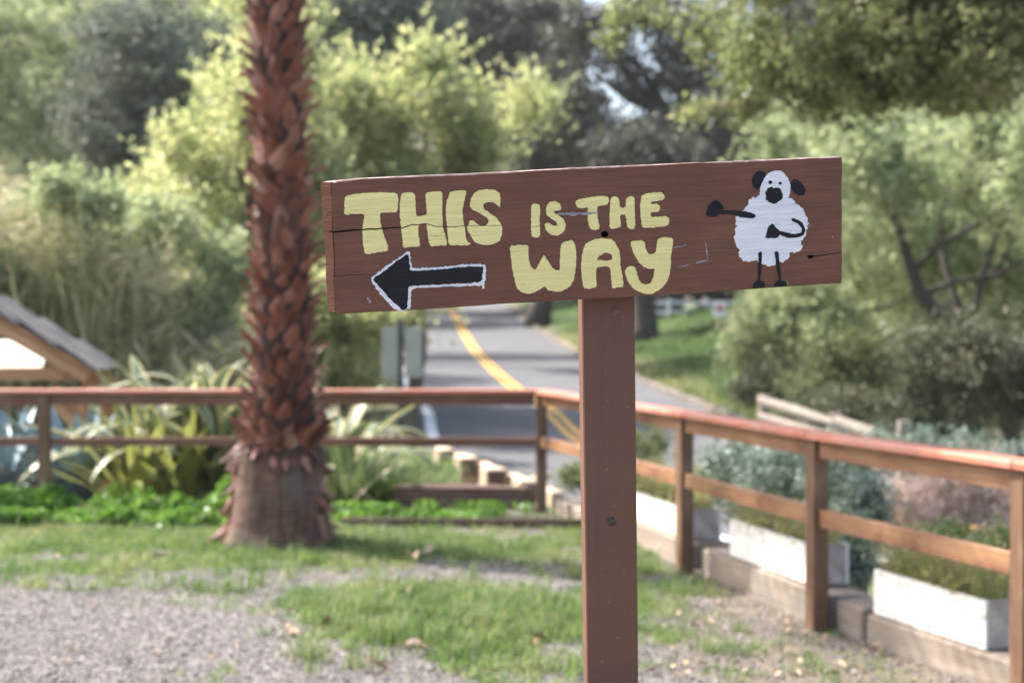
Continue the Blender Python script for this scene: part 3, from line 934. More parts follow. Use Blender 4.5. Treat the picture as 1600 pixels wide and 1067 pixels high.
def make_limbs(root, start, ends, r0, r1, mat, wob=.12):
    for e in ends:
        a = Vector(start); b_ = Vector(e)
        n = 6; pts = []; rad = []
        side = Vector((random.uniform(-1, 1), random.uniform(-1, 1), random.uniform(-.2, 1))) * (b_ - a).length * wob
        for i in range(n + 1):
            t = i / n
            p = a.lerp(b_, t) + side * math.sin(t * math.pi) + Vector((random.uniform(-1, 1), random.uniform(-1, 1), random.uniform(-1, 1))) * (b_ - a).length * .02
            pts.append(p); rad.append(r0 * (1 - t) + r1 * t)
        bm = bmesh.new(); tube_bm(bm, pts, rad, 7, True, .1)
        bm_obj('branch', bm, mat, root, None, True)

def tree(name, label, cat, foot, trunk_top, r_trunk, blobs, n, leaf, mat, bark, clump_r=.5, per=34, gap=.35, droop=.15, limbs=7, group=None, shell=.55, lean=None, wob=.1, strand=0.0):
    fx, fy = foot
    fz = ground_z(fx, fy) - .15
    root = empty(name, (fx, fy, fz), label, cat, group)
    Cn = clump_points(blobs, n, clump_r, per, gap, int(fx * 7 + fy), shell, strand)
    me = quads_mesh('crown', leaf_quads(Cn, leaf[0], leaf[1], droop), mat)
    link_mesh('crown', me, root)
    if r_trunk:
        a = Vector((fx, fy, fz)); b_ = Vector(trunk_top)
        pts = [a]; rad = [r_trunk * 1.35]
        mid = lean or [Vector((random.uniform(-.3, .3), random.uniform(-.3, .3), 0)) * (b_ - a).length * .2]
        k = 8
        for i in range(1, k + 1):
            t = i / k
            p = a.lerp(b_, t) + mid[0] * math.sin(t * math.pi)
            pts.append(p); rad.append(r_trunk * (1.12 - .45 * t) * random.uniform(.94, 1.06))
        bm = bmesh.new(); tube_bm(bm, pts, rad, 10, True, .08)
        bm_obj('trunk', bm, bark, root, None, True)
        ch = Cn[RNG.choice(len(Cn), limbs)]
        make_limbs(root, b_ - (b_ - a).normalized() * r_trunk * .4, [c for c in ch], r_trunk * .5, r_trunk * .08, bark, wob)
    return root

def bush(name, label, x, y, blobs, n, leaf, mat, clump_r=.12, per=22, gap=.2, droop=0, cat='bush', group=None, stems=None, shell=.35):
    z = ground_z(x, y)
    root = empty(name, (x, y, z - .03), label, cat, group)
    C_ = clump_points(blobs, n, clump_r, per, gap, int(x * 13 + y * 3), shell)
    C_ = C_[C_[:, 2] > z - .02]
    link_mesh('foliage', quads_mesh('foliage', leaf_quads(C_, leaf[0], leaf[1], droop), mat), root)
    if stems is not None:
        bm = bmesh.new()
        for c in C_[RNG.choice(len(C_), 14)]:
            a = Vector((x + random.uniform(-.08, .08), y + random.uniform(-.08, .08), z - .03)); c = Vector(c)
            tube_bm(bm, [a, a.lerp(c, .5) + Vector((0, 0, .05)), c], [.012, .009, .004], 5)
        bm_obj('stem', bm, stems, root, None, True)['kind'] = 'stuff'
    return root

def adopt(o, root, W_):
    o.parent = root
    o.matrix_basis = Matrix.Translation(-Vector(root.location)) @ W_

def blades_mesh(name, base, height, width, lean, mat, seg=3):
    """curved grass blades; base (n,3)"""
    n = len(base)
    az = RNG.uniform(0, 2 * math.pi, n); d = np.stack([np.cos(az), np.sin(az), np.zeros(n)], 1)
    az2 = az + math.pi / 2 + RNG.uniform(-.5, .5, n)
    s = np.stack([np.cos(az2), np.sin(az2), np.zeros(n)], 1)
    H = height[:, None]; Wd = width[:, None]; Ln = lean[:, None]
    p0 = base; p1 = base + d * Ln * .3 * H + np.array([0, 0, 1]) * H * .6; p2 = base + d * Ln * H + np.array([0, 0, 1]) * H * (1 - .35 * Ln)
    V = np.stack([p0 - s * Wd, p0 + s * Wd, p1 + s * Wd * .75, p1 - s * Wd * .75, p2], 1)   # 5 verts
    me = bpy.data.meshes.new(name)
    me.vertices.add(n * 5); me.vertices.foreach_set('co', V.reshape(-1).astype(np.float32))
    i = np.arange(n)[:, None] * 5
    q = (i + np.array([[0, 1, 2, 3]])); t = (i + np.array([[3, 2, 4]]))
    loops = np.concatenate([q, t], 1).ravel().astype(np.int32)
    me.loops.add(n * 7); me.loops.foreach_set('vertex_index', loops)
    st = np.stack([np.arange(n) * 7, np.arange(n) * 7 + 4], 1).ravel().astype(np.int32)
    me.polygons.add(n * 2); me.polygons.foreach_set('loop_start', st)
    me.polygons.foreach_set('loop_total', np.tile([4, 3], n).astype(np.int32))
    me.materials.append(mat); me.update(calc_edges=True)
    return me

def build_leaf_materials():
    M['willow'] = leaf_mat('willow_leaf', [(.13, .16, .07), (.28, .33, .15), (.41, .43, .22), (.50, .48, .26), (.31, .37, .19)], .62, .5, 1.0)
    M['willow2'] = leaf_mat('light_green_leaf', [(.12, .15, .08), (.26, .31, .16), (.38, .43, .24), (.44, .42, .28)], .5, .5, .9)
    M['olive'] = leaf_mat('grey_green_leaf', [(.04, .055, .035), (.10, .12, .085), (.20, .23, .17), (.17, .17, .13)], .25, .6, .6)
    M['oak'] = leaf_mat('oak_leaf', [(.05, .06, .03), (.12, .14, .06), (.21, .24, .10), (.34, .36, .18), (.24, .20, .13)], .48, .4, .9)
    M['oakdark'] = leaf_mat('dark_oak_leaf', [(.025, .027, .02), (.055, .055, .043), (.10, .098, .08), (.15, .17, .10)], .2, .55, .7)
    M['hillbrush'] = leaf_mat('hill_brush_leaf', [(.06, .08, .035), (.12, .15, .06), (.20, .23, .10), (.17, .16, .10)], .25, .6, .3)
    M['darkbush'] = leaf_mat('dark_bush_leaf', [(.02, .03, .015), (.05, .065, .03), (.11, .12, .06), (.19, .15, .10)], .2, .5, 1.2)
    M['bluebush'] = leaf_mat('blue_green_leaf', [(.08, .11, .075), (.15, .20, .14), (.26, .32, .26), (.38, .42, .36)], .15, .4, 2.5)
    M['heather'] = leaf_mat('dry_pinkish_stem', [(.26, .17, .14), (.44, .32, .27), (.58, .46, .40), (.36, .32, .18)], .15, .7, 2.5)
    M['wispy'] = leaf_mat('wispy_green', [(.20, .25, .08), (.38, .42, .16), (.50, .42, .24), (.34, .26, .14)], .35, .6, 4.0)
    M['tuft'] = leaf_mat('grass_blade', [(.05, .09, .025), (.10, .165, .045), (.155, .23, .07), (.24, .28, .12), (.36, .31, .18)], .45, .5, 1.5)
    M['clover'] = leaf_mat('bright_ground_leaf', [(.05, .11, .02), (.11, .22, .04), (.18, .32, .06), (.28, .38, .12)], .4, .4, 3.0)
    M['lawnblade'] = leaf_mat('lawn_blade', [(.025, .05, .012), (.06, .11, .022), (.10, .16, .035), (.16, .19, .06)], .3, .5, 1.0)
    M['reed'] = leaf_mat('dry_reed', [(.14, .16, .07), (.26, .28, .14), (.40, .37, .22), (.54, .47, .34), (.26, .32, .14)], .35, .7, .7)
    m, nt, b = new_mat('tree_bark'); co = obj_co(nt)
    g = noise(nt, co, 1, 6, .7, (9, 9, 2.5))
    nt.links.new(ramp(nt, g, [(.3, (.03, .024, .02)), (.7, (.085, .07, .06))]), b.inputs['Base Color']); b.inputs['Roughness'].default_value = .9
    bump(nt, g, b, .9, .03)
    M['bark'] = m
    m, nt, b = new_mat('twig_wood'); b.inputs['Base Color'].default_value = (.16, .12, .08, 1); b.inputs['Roughness'].default_value = .85
    M['twig'] = m

# ------------------------------------------------------------------ palm
def build_palm():
    PX, PY = -1.63, 9.9
    root = empty('palm_tree', (PX, PY, -.05), 'tall palm trunk ringed with reddish brown cut leaf bases, left of the sign', 'palm tree')
    prof = [(-.08, .40), (.03, .375), (.10, .355), (.25, .33), (.40, .305), (.55, .288), (.68, .275), (.78, .25), (.95, .215), (1.2, .20), (1.7, .185), (2.3, .17), (2.9, .165), (3.6, .165), (4.6, .16), (5.9, .17), (6.5, .19)]
    zs = [p[0] for p in prof]; rs = [p[1] for p in prof]
    def cx(z): return PX - .0 + .035 * math.sin(z * .9) * min(1, z)
    m, nt, b = new_mat('palm_trunk_skin'); co = obj_co(nt)
    g = noise(nt, co, 1, 6, .7, (7, 7, 22)); v = noise(nt, co, 1, 5, .6, (26, 26, 3)); st = noise(nt, co, 2.5, 4, .6)
    c = ramp(nt, g, [(.3, (.08, .038, .022)), (.6, (.18, .095, .058)), (.8, (.24, .15, .105))])
    c = mix(nt, ramp(nt, v, [(.4, (.85, .85, .85)), (.58, (0, 0, 0))]), c, (.06, .03, .02))
    c = mix(nt, ramp(nt, st, [(.45, (0, 0, 0)), (.65, (.7, .7, .7))]), c, (.155, .115, .095))
    sx = N(nt, 'ShaderNodeSeparateXYZ'); nt.links.new(co, sx.inputs[0])
    zz_ = N(nt, 'ShaderNodeMath', operation='MULTIPLY_ADD'); zz_.inputs[1].default_value = .45; nt.links.new(noise(nt, co, 1, 5, .7, (16, 16, 3)), zz_.inputs[0]); nt.links.new(sx.outputs[2], zz_.inputs[2])
    c = mix(nt, ramp(nt, zz_.outputs[0], [(.70, (0, 0, 0)), (.92, (1, 1, 1))]), c, (.045, .018, .012))
    nt.links.new(c, b.inputs['Base Color']); b.inputs['Roughness'].default_value = .9; bump(nt, g, b, .9, .02)
    bm = bmesh.new(); seg = 40; rings = []
    nz = 130
    for i in range(nz + 1):
        z = -.08 + i * 6.58 / nz; r = np.interp(z, zs, rs); ring = []
        for k in range(seg):
            t = 2 * math.pi * k / seg
            rr = r * (1 + .035 * math.sin(t * 5 + z * 2) * (z < 1) + random.uniform(-.012, .012)) + (max(0, .14 - z) * .35 * (.5 + .5 * math.sin(t * 7)) if z < .14 else 0)
            ring.append(bm.verts.new((cx(z) + rr * math.cos(t), PY + rr * math.sin(t), z)))
        rings.append(ring)
    for i in range(nz):
        for k in range(seg):
            bm.faces.new((rings[i][k], rings[i][(k + 1) % seg], rings[i + 1][(k + 1) % seg], rings[i + 1][k]))
    bm.faces.new(rings[-1])
    bm_obj('trunk', bm, m, root, None, True)
    # leaf bases
    def base_mat(name, cols):
        m, nt, b = new_mat(name); co = obj_co(nt)
        oi = N(nt, 'ShaderNodeObjectInfo')
        g = noise(nt, co, 1, 5, .65, (40, 40, 9))
        s = N(nt, 'ShaderNodeMath', operation='MULTIPLY_ADD'); s.inputs[1].default_value = .62; nt.links.new(oi.outputs['Random'], s.inputs[0])
        q = N(nt, 'ShaderNodeMath', operation='MULTIPLY'); q.inputs[1].default_value = .4; nt.links.new(g, q.inputs[0]); nt.links.new(q.outputs[0], s.inputs[2])
        nt.links.new(ramp(nt, s.outputs[0], [(i / (len(cols) - 1), c) for i, c in enumerate(cols)]), b.inputs['Base Color'])
        b.inputs['Roughness'].default_value = .55; bump(nt, g, b, .7, .006)
        return m
    bmats = base_mat('palm_leaf_base', [(.03, .011, .008), (.085, .027, .016), (.18, .055, .03), (.25, .09, .052), (.46, .32, .25)])
    def boot(wd, ln, out, split, seed):
        rr = random.Random(seed)
        V = []; F = []
        rows = 6; cols = 5
        for side in (0, 1):
            for i in range(rows):
                t = i / (rows - 1)
                wv = wd * (1.0 - .80 * t ** 1.5) * (1 if i else 1.05)
                for k in range(cols):
                    s = k / (cols - 1) * 2 - 1
                    x = s * wv / 2
                    z = t * ln - (split * (1 - abs(s)) ** 1.2 if i == rows - 1 else 0) + rr.uniform(-.006, .006)
                    y = -(out * t ** 1.6) + .035 * s * s * (1 - .4 * t) + rr.uniform(-.003, .003)
                    th = .016 * (1 - t * .6)
                    V.append((x, y - (0 if side else th), z))
        n = rows * cols
        for i in range(rows - 1):
            for k in range(cols - 1):
                a = i * cols + k
                F.append((a, a + 1, a + cols + 1, a + cols)); F.append((n + a, n + a + cols, n + a + cols + 1, n + a + 1))
        for k in range(cols - 1):
            a = (rows - 1) * cols + k; F.append((a, a + 1, n + a + 1, n + a))
        for i in range(rows - 1):
            a = i * cols; F.append((a, a + cols, n + a + cols, n + a)); a = i * cols + cols - 1; F.append((a, n + a, n + a + cols, a + cols))
        return mesh_from('leaf_base', V, F, bmats)
    variants = [boot(random.uniform(.15, .20), random.uniform(.15, .21), random.uniform(.06, .17), random.uniform(.0, .05), i) for i in range(8)]
    stub = [boot(random.uniform(.10, .14), random.uniform(.10, .17), random.uniform(.10, .15), random.uniform(.0, .04), 20 + i) for i in range(4)]
    rest_V = []; rest_F = []
    z = .66; kk = 0
    step = .0090; ga = 2.39996
    items = []
    while z < 6.3:
        items.append((z, kk * ga + random.uniform(-.12, .12)))
        z += step * (1 if z > 1 else 1.0); kk += 1
    shown = [it for it in items if it[0] < 3.95 and math.sin(it[1]) < .25]
    shown_set = set(shown[:285])
    for it in items:
        z, t = it
        r = np.interp(z, zs, rs) - .012
        me = random.choice(variants if random.random() < .83 else stub)
        Mx = Matrix.Translation((cx(z) + r * math.cos(t), PY + r * math.sin(t), z)) @ Matrix.Rotation(t + math.pi / 2, 4, 'Z') @ Matrix.Rotation(R(random.uniform(-6, 14)), 4, 'X') @ Matrix.Rotation(R(random.uniform(-24, 24)), 4, 'Y') @ Matrix.Scale(random.uniform(.62, .98), 4)
        if it in shown_set:
            o = bpy.data.objects.new('leaf_base', me); col.objects.link(o); adopt(o, root, Mx)
        else:
            s = len(rest_V)
            rest_V += [tuple(Mx @ v.co) for v in me.vertices]; rest_F += [tuple(s + k for k in p.vertices) for p in me.polygons]
    o = link_mesh('leaf_base', mesh_from('leaf_base_rest', rest_V, rest_F, bmats), root); o['kind'] = 'stuff'
    o['label'] = 'remaining cut leaf bases round the back and top of the trunk'
    # ragged hanging bark at the foot
    rr = random.Random(5)
    for k in range(46):
        t = rr.choice([rr.uniform(2.5, 3.75), rr.uniform(2.9, 3.6), rr.uniform(-.5, .5), rr.uniform(.5, 2.6)])
        z = rr.uniform(.10, .80); r = np.interp(z, zs, rs) - .004
        Mx = Matrix.Translation((cx(z) + r * math.cos(t), PY + r * math.sin(t), z)) @ Matrix.Rotation(t + math.pi / 2, 4, 'Z') @ Matrix.Rotation(R(180 + rr.uniform(-14, 14)), 4, 'Y') @ Matrix.Rotation(R(rr.uniform(-10, 4)), 4, 'X') @ Matrix.Scale(rr.uniform(.7, 1.25), 4)
        o = bpy.data.objects.new('bark_flap', rr.choice(stub + variants[:3])); col.objects.link(o); adopt(o, root, Mx @ Matrix.Translation((0, 0, 0)))
    # fibrous collar where the shaft begins
    for k in range(34):
        t = k / 34 * 6.283 + rr.uniform(-.1, .1); z = .74 + rr.uniform(-.05, .06); r = .275
        Mx = Matrix.Translation((cx(z) + r * math.cos(t), PY + r * math.sin(t), z)) @ Matrix.Rotation(t + math.pi / 2, 4, 'Z') @ Matrix.Rotation(R(rr.uniform(-5, 12)), 4, 'X') @ Matrix.Rotation(R(rr.uniform(-50, 50)), 4, 'Y') @ Matrix.Scale(rr.uniform(.6, .9), 4)
        o = bpy.data.objects.new('leaf_base', rr.choice(variants)) if k % 3 == 0 else bpy.data.objects.new('bark_flap', rr.choice(variants)); col.objects.link(o); adopt(o, root, Mx)
    for k in range(60):
        t = rr.uniform(0, 6.283); z = rr.uniform(.60, .80); r = np.interp(z, zs, rs) - .012
        Mx = Matrix.Translation((cx(z) + r * math.cos(t), PY + r * math.sin(t), z)) @ Matrix.Rotation(t + math.pi / 2, 4, 'Z') @ Matrix.Rotation(R(180 + rr.uniform(-30, 30)), 4, 'Y') @ Matrix.Rotation(R(rr.uniform(-6, 0)), 4, 'X') @ Matrix.Scale(rr.uniform(.3, .7), 4)
        o = bpy.data.objects.new('bark_flap', rr.choice(variants + stub)); col.objects.link(o); adopt(o, root, Mx)
    # fan fronds, above the picture
    fm = leaf_mat('palm_frond', [(.05, .09, .02), (.10, .16, .04), (.14, .2, .05)], .3, .4, 2)
    def fan():
        V = []; F = []
        L = 1.1
        V += [(-.015, 0, 0), (.015, 0, 0), (.012, L, 0), (-.012, L, 0)]; F.append((0, 1, 2, 3))
        for k in range(26):
            a = R(-115 + 230 * k / 25); l = .85 * (1 - .15 * abs(a) / 2)
            dx, dy = math.sin(a), math.cos(a); s = len(V)
            V += [(0, L, 0), (dx * l * .5 - dy * .03, L + dy * l * .5 + dx * .03, .02), (dx * l, L + dy * l, -.12), (dx * l * .5 + dy * .03, L + dy * l * .5 - dx * .03, -.02)]
            F.append((s, s + 1, s + 2, s + 3))
        return mesh_from('frond', V, F, fm)
    fme = fan()
    for k in range(30):
        a = k * ga; el = R(70 - k * 3.6)
        o = bpy.data.objects.new('frond', fme); col.objects.link(o)
        adopt(o, root, Matrix.Translation((cx(6.4), PY, 6.35)) @ Matrix.Rotation(a, 4, 'Z') @ Matrix.Rotation(el, 4, 'X'))

# ------------------------------------------------------------------ railing
def build_railing():
    root = empty('wooden_railing', (.238, 11.5, 0), 'reddish brown wooden railing with flat top rail turning a corner behind the sign', 'railing')
    M['cap'] = wood('stained_rail_top', (.36, .11, .062), (.50, .19, .12), .55, (1.2, 22, 30), .002, (.44, .25, .20), 2.2)
    M['rail'] = wood('stained_rail', (.22, .105, .05), (.34, .18, .09), .55, (1.2, 20, 26), .002, (.15, .06, .03), 2.5)
    M['railshade'] = wood('shaded_stained_rail', (.12, .045, .028), (.20, .085, .048), .55, (1.2, 20, 26), .002, (.22, .12, .07), 2.5)  # left run: same stained wood, its shade put into a darker, redder colour
    M['railpost'] = wood('stained_rail_post', (.085, .04, .022), (.17, .09, .048), .6, (2, 20, 24), .002, (.21, .125, .07), 4)
    runs = [FENCE_L, FENCE_R]
    posts = [(FENCE_R[0], 0)] + [(p, 0) for p in FENCE_L[1:]] + [(p, 1) for i, p in enumerate(FENCE_R[1:])]
    dirR = math.atan2(5.68 - 8.76, 2.02 - 1.064)
    for (x, y), k in posts:
        z0 = -.25
        a = dirR + math.pi / 2 if k else 0
        o = beam('post', (x, y, z0), (x, y, .9605), .087, .087, M['railpost'], None, .004, .001, up=(math.cos(a), math.sin(a), 0))
        adopt(o, root, o.matrix_world.copy())
    for run in runs:
        for i in range(len(run) - 1):
            a = Vector((run[i][0], run[i][1], 0)); b_ = Vector((run[i + 1][0], run[i + 1][1], 0))
            d = (b_ - a).normalized(); side = Vector((d.y, -d.x, 0))
            right = run is FENCE_R
            j = random.uniform(-.002, .002)
            e0 = .0 if i else .02
            beam('sub_rail', a + d * .05 + Vector((0, 0, .918)), b_ - d * .05 + Vector((0, 0, .918)), .040, .088, M['rail'] if right else M['railshade'], root, .003, .001)
            beam('middle_rail', a + d * .047 + Vector((0, 0, .575 + j)), b_ - d * .047 + Vector((0, 0, .575 - j)), .040, .088 if right else .07, M['rail'] if right else M['railshade'], root, .003, .001)
    def cap(pts):
        for a, b_ in zip(pts[:-1], pts[1:]):
            a = Vector(a); b_ = Vector(b_)
            beam('top_rail', a, b_, .145, .037, M['cap'], root, .007, .001)
    z = .9815
    cap([(.30, 11.5, z), (-1.80, 11.5, z)]); cap([(-1.803, 11.5, z), (-3.79, 11.52, z)]); cap([(-3.793, 11.52, z), (-5.85, 11.54, z)])
    A = Vector((.238, 11.5, z)); B = Vector((.70, 10.06, z)); C = Vector((1.064, 8.76, z)); D = Vector((1.53, 7.12, z)); E = Vector((2.055, 5.68, z)); F = Vector((2.58, 4.2, z)); G = Vector((3.0, 2.7, z))
    u1 = (C - A).normalized()
    cap([tuple(A + u1 * .08), tuple(C - u1 * .001)]); u2 = (E - C).normalized()
    # the long cap is two boards butted on a post
    cap([tuple(C + u2 * .002), tuple(D)]); cap([tuple(D + u2 * .002), tuple(E)]); cap([tuple(E + u2 * .003), tuple(F)]); cap([tuple(F + (G - F).normalized() * .003), tuple(G)])

# ------------------------------------------------------------------ sleepers, planters
def on_fence(i, t, off, z):
    a = Vector((*FENCE_R[i], 0)); b_ = Vector((*FENCE_R[i + 1], 0))
    d = (b_ - a).normalized(); out = Vector((-d.y, d.x, 0))
    if out.x < 0: out = -out
    p = a.lerp(b_, t) + out * off; p.z = z
    return p, d, out

def build_timbers():
    M['sleeper'] = wood('weathered_sleeper', (.17, .13, .10), (.36, .29, .22), .9, (2, 14, 16), .012, (.20, .17, .145), 3)
    M['sleeperdark'] = wood('dark_sleeper', (.07, .04, .03), (.16, .10, .075), .9, (2, 14, 16), .012)
    M['steptimber'] = wood('pale_step_timber', (.40, .29, .19), (.58, .45, .33), .85, (3, 14, 16), .006)
    g = 'weathered sleepers laid along the foot of the right-hand railing'
    specs = [  # segment, t0, t1, ztop, label
        (0, .06, .93, .12, 'weathered sleeper running from the railing corner to behind the sign post'),
        (1, .02, .93, .17, 'weathered sleeper under the farthest white planter'),
        (2, .06, 1.00, .175, 'weathered sleeper under the middle white planter'),
        (3, .04, .19, .165, 'short weathered sleeper end showing between the middle and nearest planters'),
        (3, .205, 1.25, .145, 'weathered sleeper under the nearest white planter'),
        (4, .30, 1.1, .14, 'weathered sleeper outside the frame beyond the nearest planter')]
    for i, t0, t1, zt, lb in specs[:5]:
        a, d, out = on_fence(i, t0, .19, zt - .12); b_, _, _ = on_fence(i, t1, .19, zt - .12)
        o = beam('sleeper', a, b_, .24, .24, M['sleeper'], None, .014, .006); tag(o, lb, 'sleeper', g)
    o = beam('sleeper', (-.97, 12.07, .055), (.16, 11.76, .075), .2, .22, M['sleeperdark'], None, .018, .01); tag(o, 'dark red-brown sleeper lying in the grass under the left railing by the corner post', 'sleeper')
    o = beam('edging_board', (-1.28, 10.72, .028), (.62, 10.62, .028), .07, .085, M['sleeperdark'], None, .008, .01); tag(o, 'long low grey edging board set flush in the grass right of the palm', 'edging board')
    el = ['pale edging timber between the two farthest roadside step blocks', 'pale edging timber in the middle of the roadside steps', 'pale edging timber running from the roadside steps towards the corner post']
    for (x0, y0, Y0_, x1, y1, Y1_), lb in zip(((700, 708, 15.1, 722, 722, 14.45), (735, 722, 14.3, 764, 740, 13.65), (780, 741, 13.5, 850, 770, 12.2)), el):
        a = P(x0, y0, Y0_); b_ = P(x1, y1, Y1_)
        o = beam('edging_timber', a + Vector((.12, .1, -.1)), b_ + Vector((.12, .1, -.1)), .12, .2, M['steptimber'], None, .012, .006); tag(o, lb, 'edging timber', 'stepped timbers along the road edge')
    # stepped timbers by the road edge
    lbs = ['farthest pale timber block of the steps beside the road', 'second pale timber block from the far end of the roadside steps', 'third pale timber block of the roadside steps, nearer the corner post', 'nearest pale timber block of the roadside steps, against the corner post']
    st = [(692, 702, 735, 15.0, .17), (727, 715, 752, 14.2, .19), (770, 733, 770, 13.4, .20), (824, 752, 788, 12.7, .21)]
    for (px, y0, y1, Y, s), lb in zip(st, lbs):
        t = P(px, y0, Y)
        bm = bmesh.new()
        h = t.z - ground_z(t.x, Y) + .12
        add_box(bm, (s, .30, h), Matrix.Identity(4), .012, .006)
        o = bm_obj('step_timber', bm, M['steptimber'])
        o.matrix_world = Matrix.Translation((t.x, Y + .15, t.z - h / 2)) @ Matrix.Rotation(R(14), 4, 'Z')
        tag(o, lb, 'step', 'stepped timbers along the road edge')
        # darker end face set into the front
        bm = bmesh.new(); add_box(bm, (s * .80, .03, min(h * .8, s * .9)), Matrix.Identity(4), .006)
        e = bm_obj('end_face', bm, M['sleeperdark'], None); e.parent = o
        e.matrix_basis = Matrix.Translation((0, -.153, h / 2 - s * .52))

def build_planters():
    mw, nt, b = new_mat('flaking_white_planter_paint'); co = obj_co(nt)
    g = noise(nt, co, 9, 7, .75); g2 = noise(nt, co, 2.5, 4, .6)
    c = ramp(nt, g2, [(.3, (.85, .83, .79)), (.7, (.78, .74, .70))])
    c = mix(nt, ramp(nt, g, [(.57, (0, 0, 0)), (.66, (.7, .7, .7))]), c, (.36, .29, .23))
    nt.links.new(c, b.inputs['Base Color']); b.inputs['Roughness'].default_value = .6; bump(nt, g, b, .5, .003)
    me_, nt, b = new_mat('shaded_white_planter_end'); co = obj_co(nt)
    nt.links.new(ramp(nt, noise(nt, co, 8, 6, .7), [(.35, (.30, .24, .21)), (.65, (.50, .45, .42))]), b.inputs['Base Color']); b.inputs['Roughness'].default_value = .7  # white planter ends coloured greyish brown for the shade they stand in
    ms, nt, b = new_mat('potting_soil'); b.inputs['Base Color'].default_value = (.05, .035, .025, 1); b.inputs['Roughness'].default_value = 1
    specs = [(1, .10, .90, .172, .2, 'farthest white wooden planter box on the sleepers, partly behind the sign post'),
             (2, .27, .87, .178, .215, 'middle white wooden planter box, between the second and third railing posts from the right'),
             (3, .23, .765, .148, .215, 'nearest white wooden planter box, flaking, beside the right edge railing post')]
    gl = 'white planter boxes along the right-hand railing'
    pl = ['wispy olive green plant growing in the farthest white planter', 'wispy green and brown plant spilling from the middle white planter', 'wispy green plant filling the nearest white planter']
    for (i, t0, t1, zb, h, lb), plb in zip(specs, pl):
        a, d, out = on_fence(i, t0, .20, zb); b_, _, _ = on_fence(i, t1, .20, zb)
        L = (b_ - a).length; c = (a + b_) / 2
        root = empty('planter_box', c, lb, 'planter', gl)
        wd = .21; th = .016
        F = Matrix((d, out, Vector((0, 0, 1)))).transposed().to_4x4()
        def pan(nm, size, pos, m=mw):
            bm = bmesh.new(); add_box(bm, size, Matrix.Identity(4), .002, .0008)
            o = bm_obj(nm, bm, m); adopt(o, root, Matrix.Translation(c) @ F @ Matrix.Translation(pos))
        for s in (-1, 1):
            # each long side is two boards butted together
            pan('side_panel', (L * .53, th, h), (-L * .235, s * (wd / 2 - th / 2), h / 2 + .002))
            pan('side_panel', (L * .47 - .004, th, h * .985), (L * .265 + .001, s * (wd / 2 - th / 2), h / 2 + .002))
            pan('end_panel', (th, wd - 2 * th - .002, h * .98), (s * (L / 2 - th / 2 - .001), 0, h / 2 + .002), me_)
        pan('soil', (L - 2 * th - .006, wd - 2 * th - .006, h * .8), (0, 0, h * .4 + .006), ms)
        # plant: upright thread-like stems
        n = int(1700 * L)
        tt = RNG.uniform(-.47, .47, n); ss = RNG.uniform(-.075, .075, n)
        B = np.array([(c + d * (t * L) + out * s_)[:] for t, s_ in zip(tt, ss)]); B[:, 2] = zb + h * .8
        Hh = RNG.uniform(.05, .34, n) * (1 + .4 * (fbm(tt * 9, ss, 4) - .5) * 2) * (.75 if i == 2 else 1)
        me = blades_mesh('foliage', B, Hh, np.full(n, .0022), RNG.uniform(.2, 1.3, n), M['wispy'])
        tip = B + RNG.normal(size=B.shape) * np.array([.075, .075, .03]) + np.array([0, 0, 1]) * (Hh * RNG.uniform(.4, 1.0, n))[:, None]
        rt = empty('planter_plant', (c.x, c.y, zb + h * .8), plb, 'plant', 'plants in the white planter boxes')
        link_mesh('stem', me, rt)['kind'] = 'stuff'
        link_mesh('foliage', quads_mesh('foliage', leaf_quads(tip, .032, .009), M['wispy']), rt)['kind'] = 'stuff'

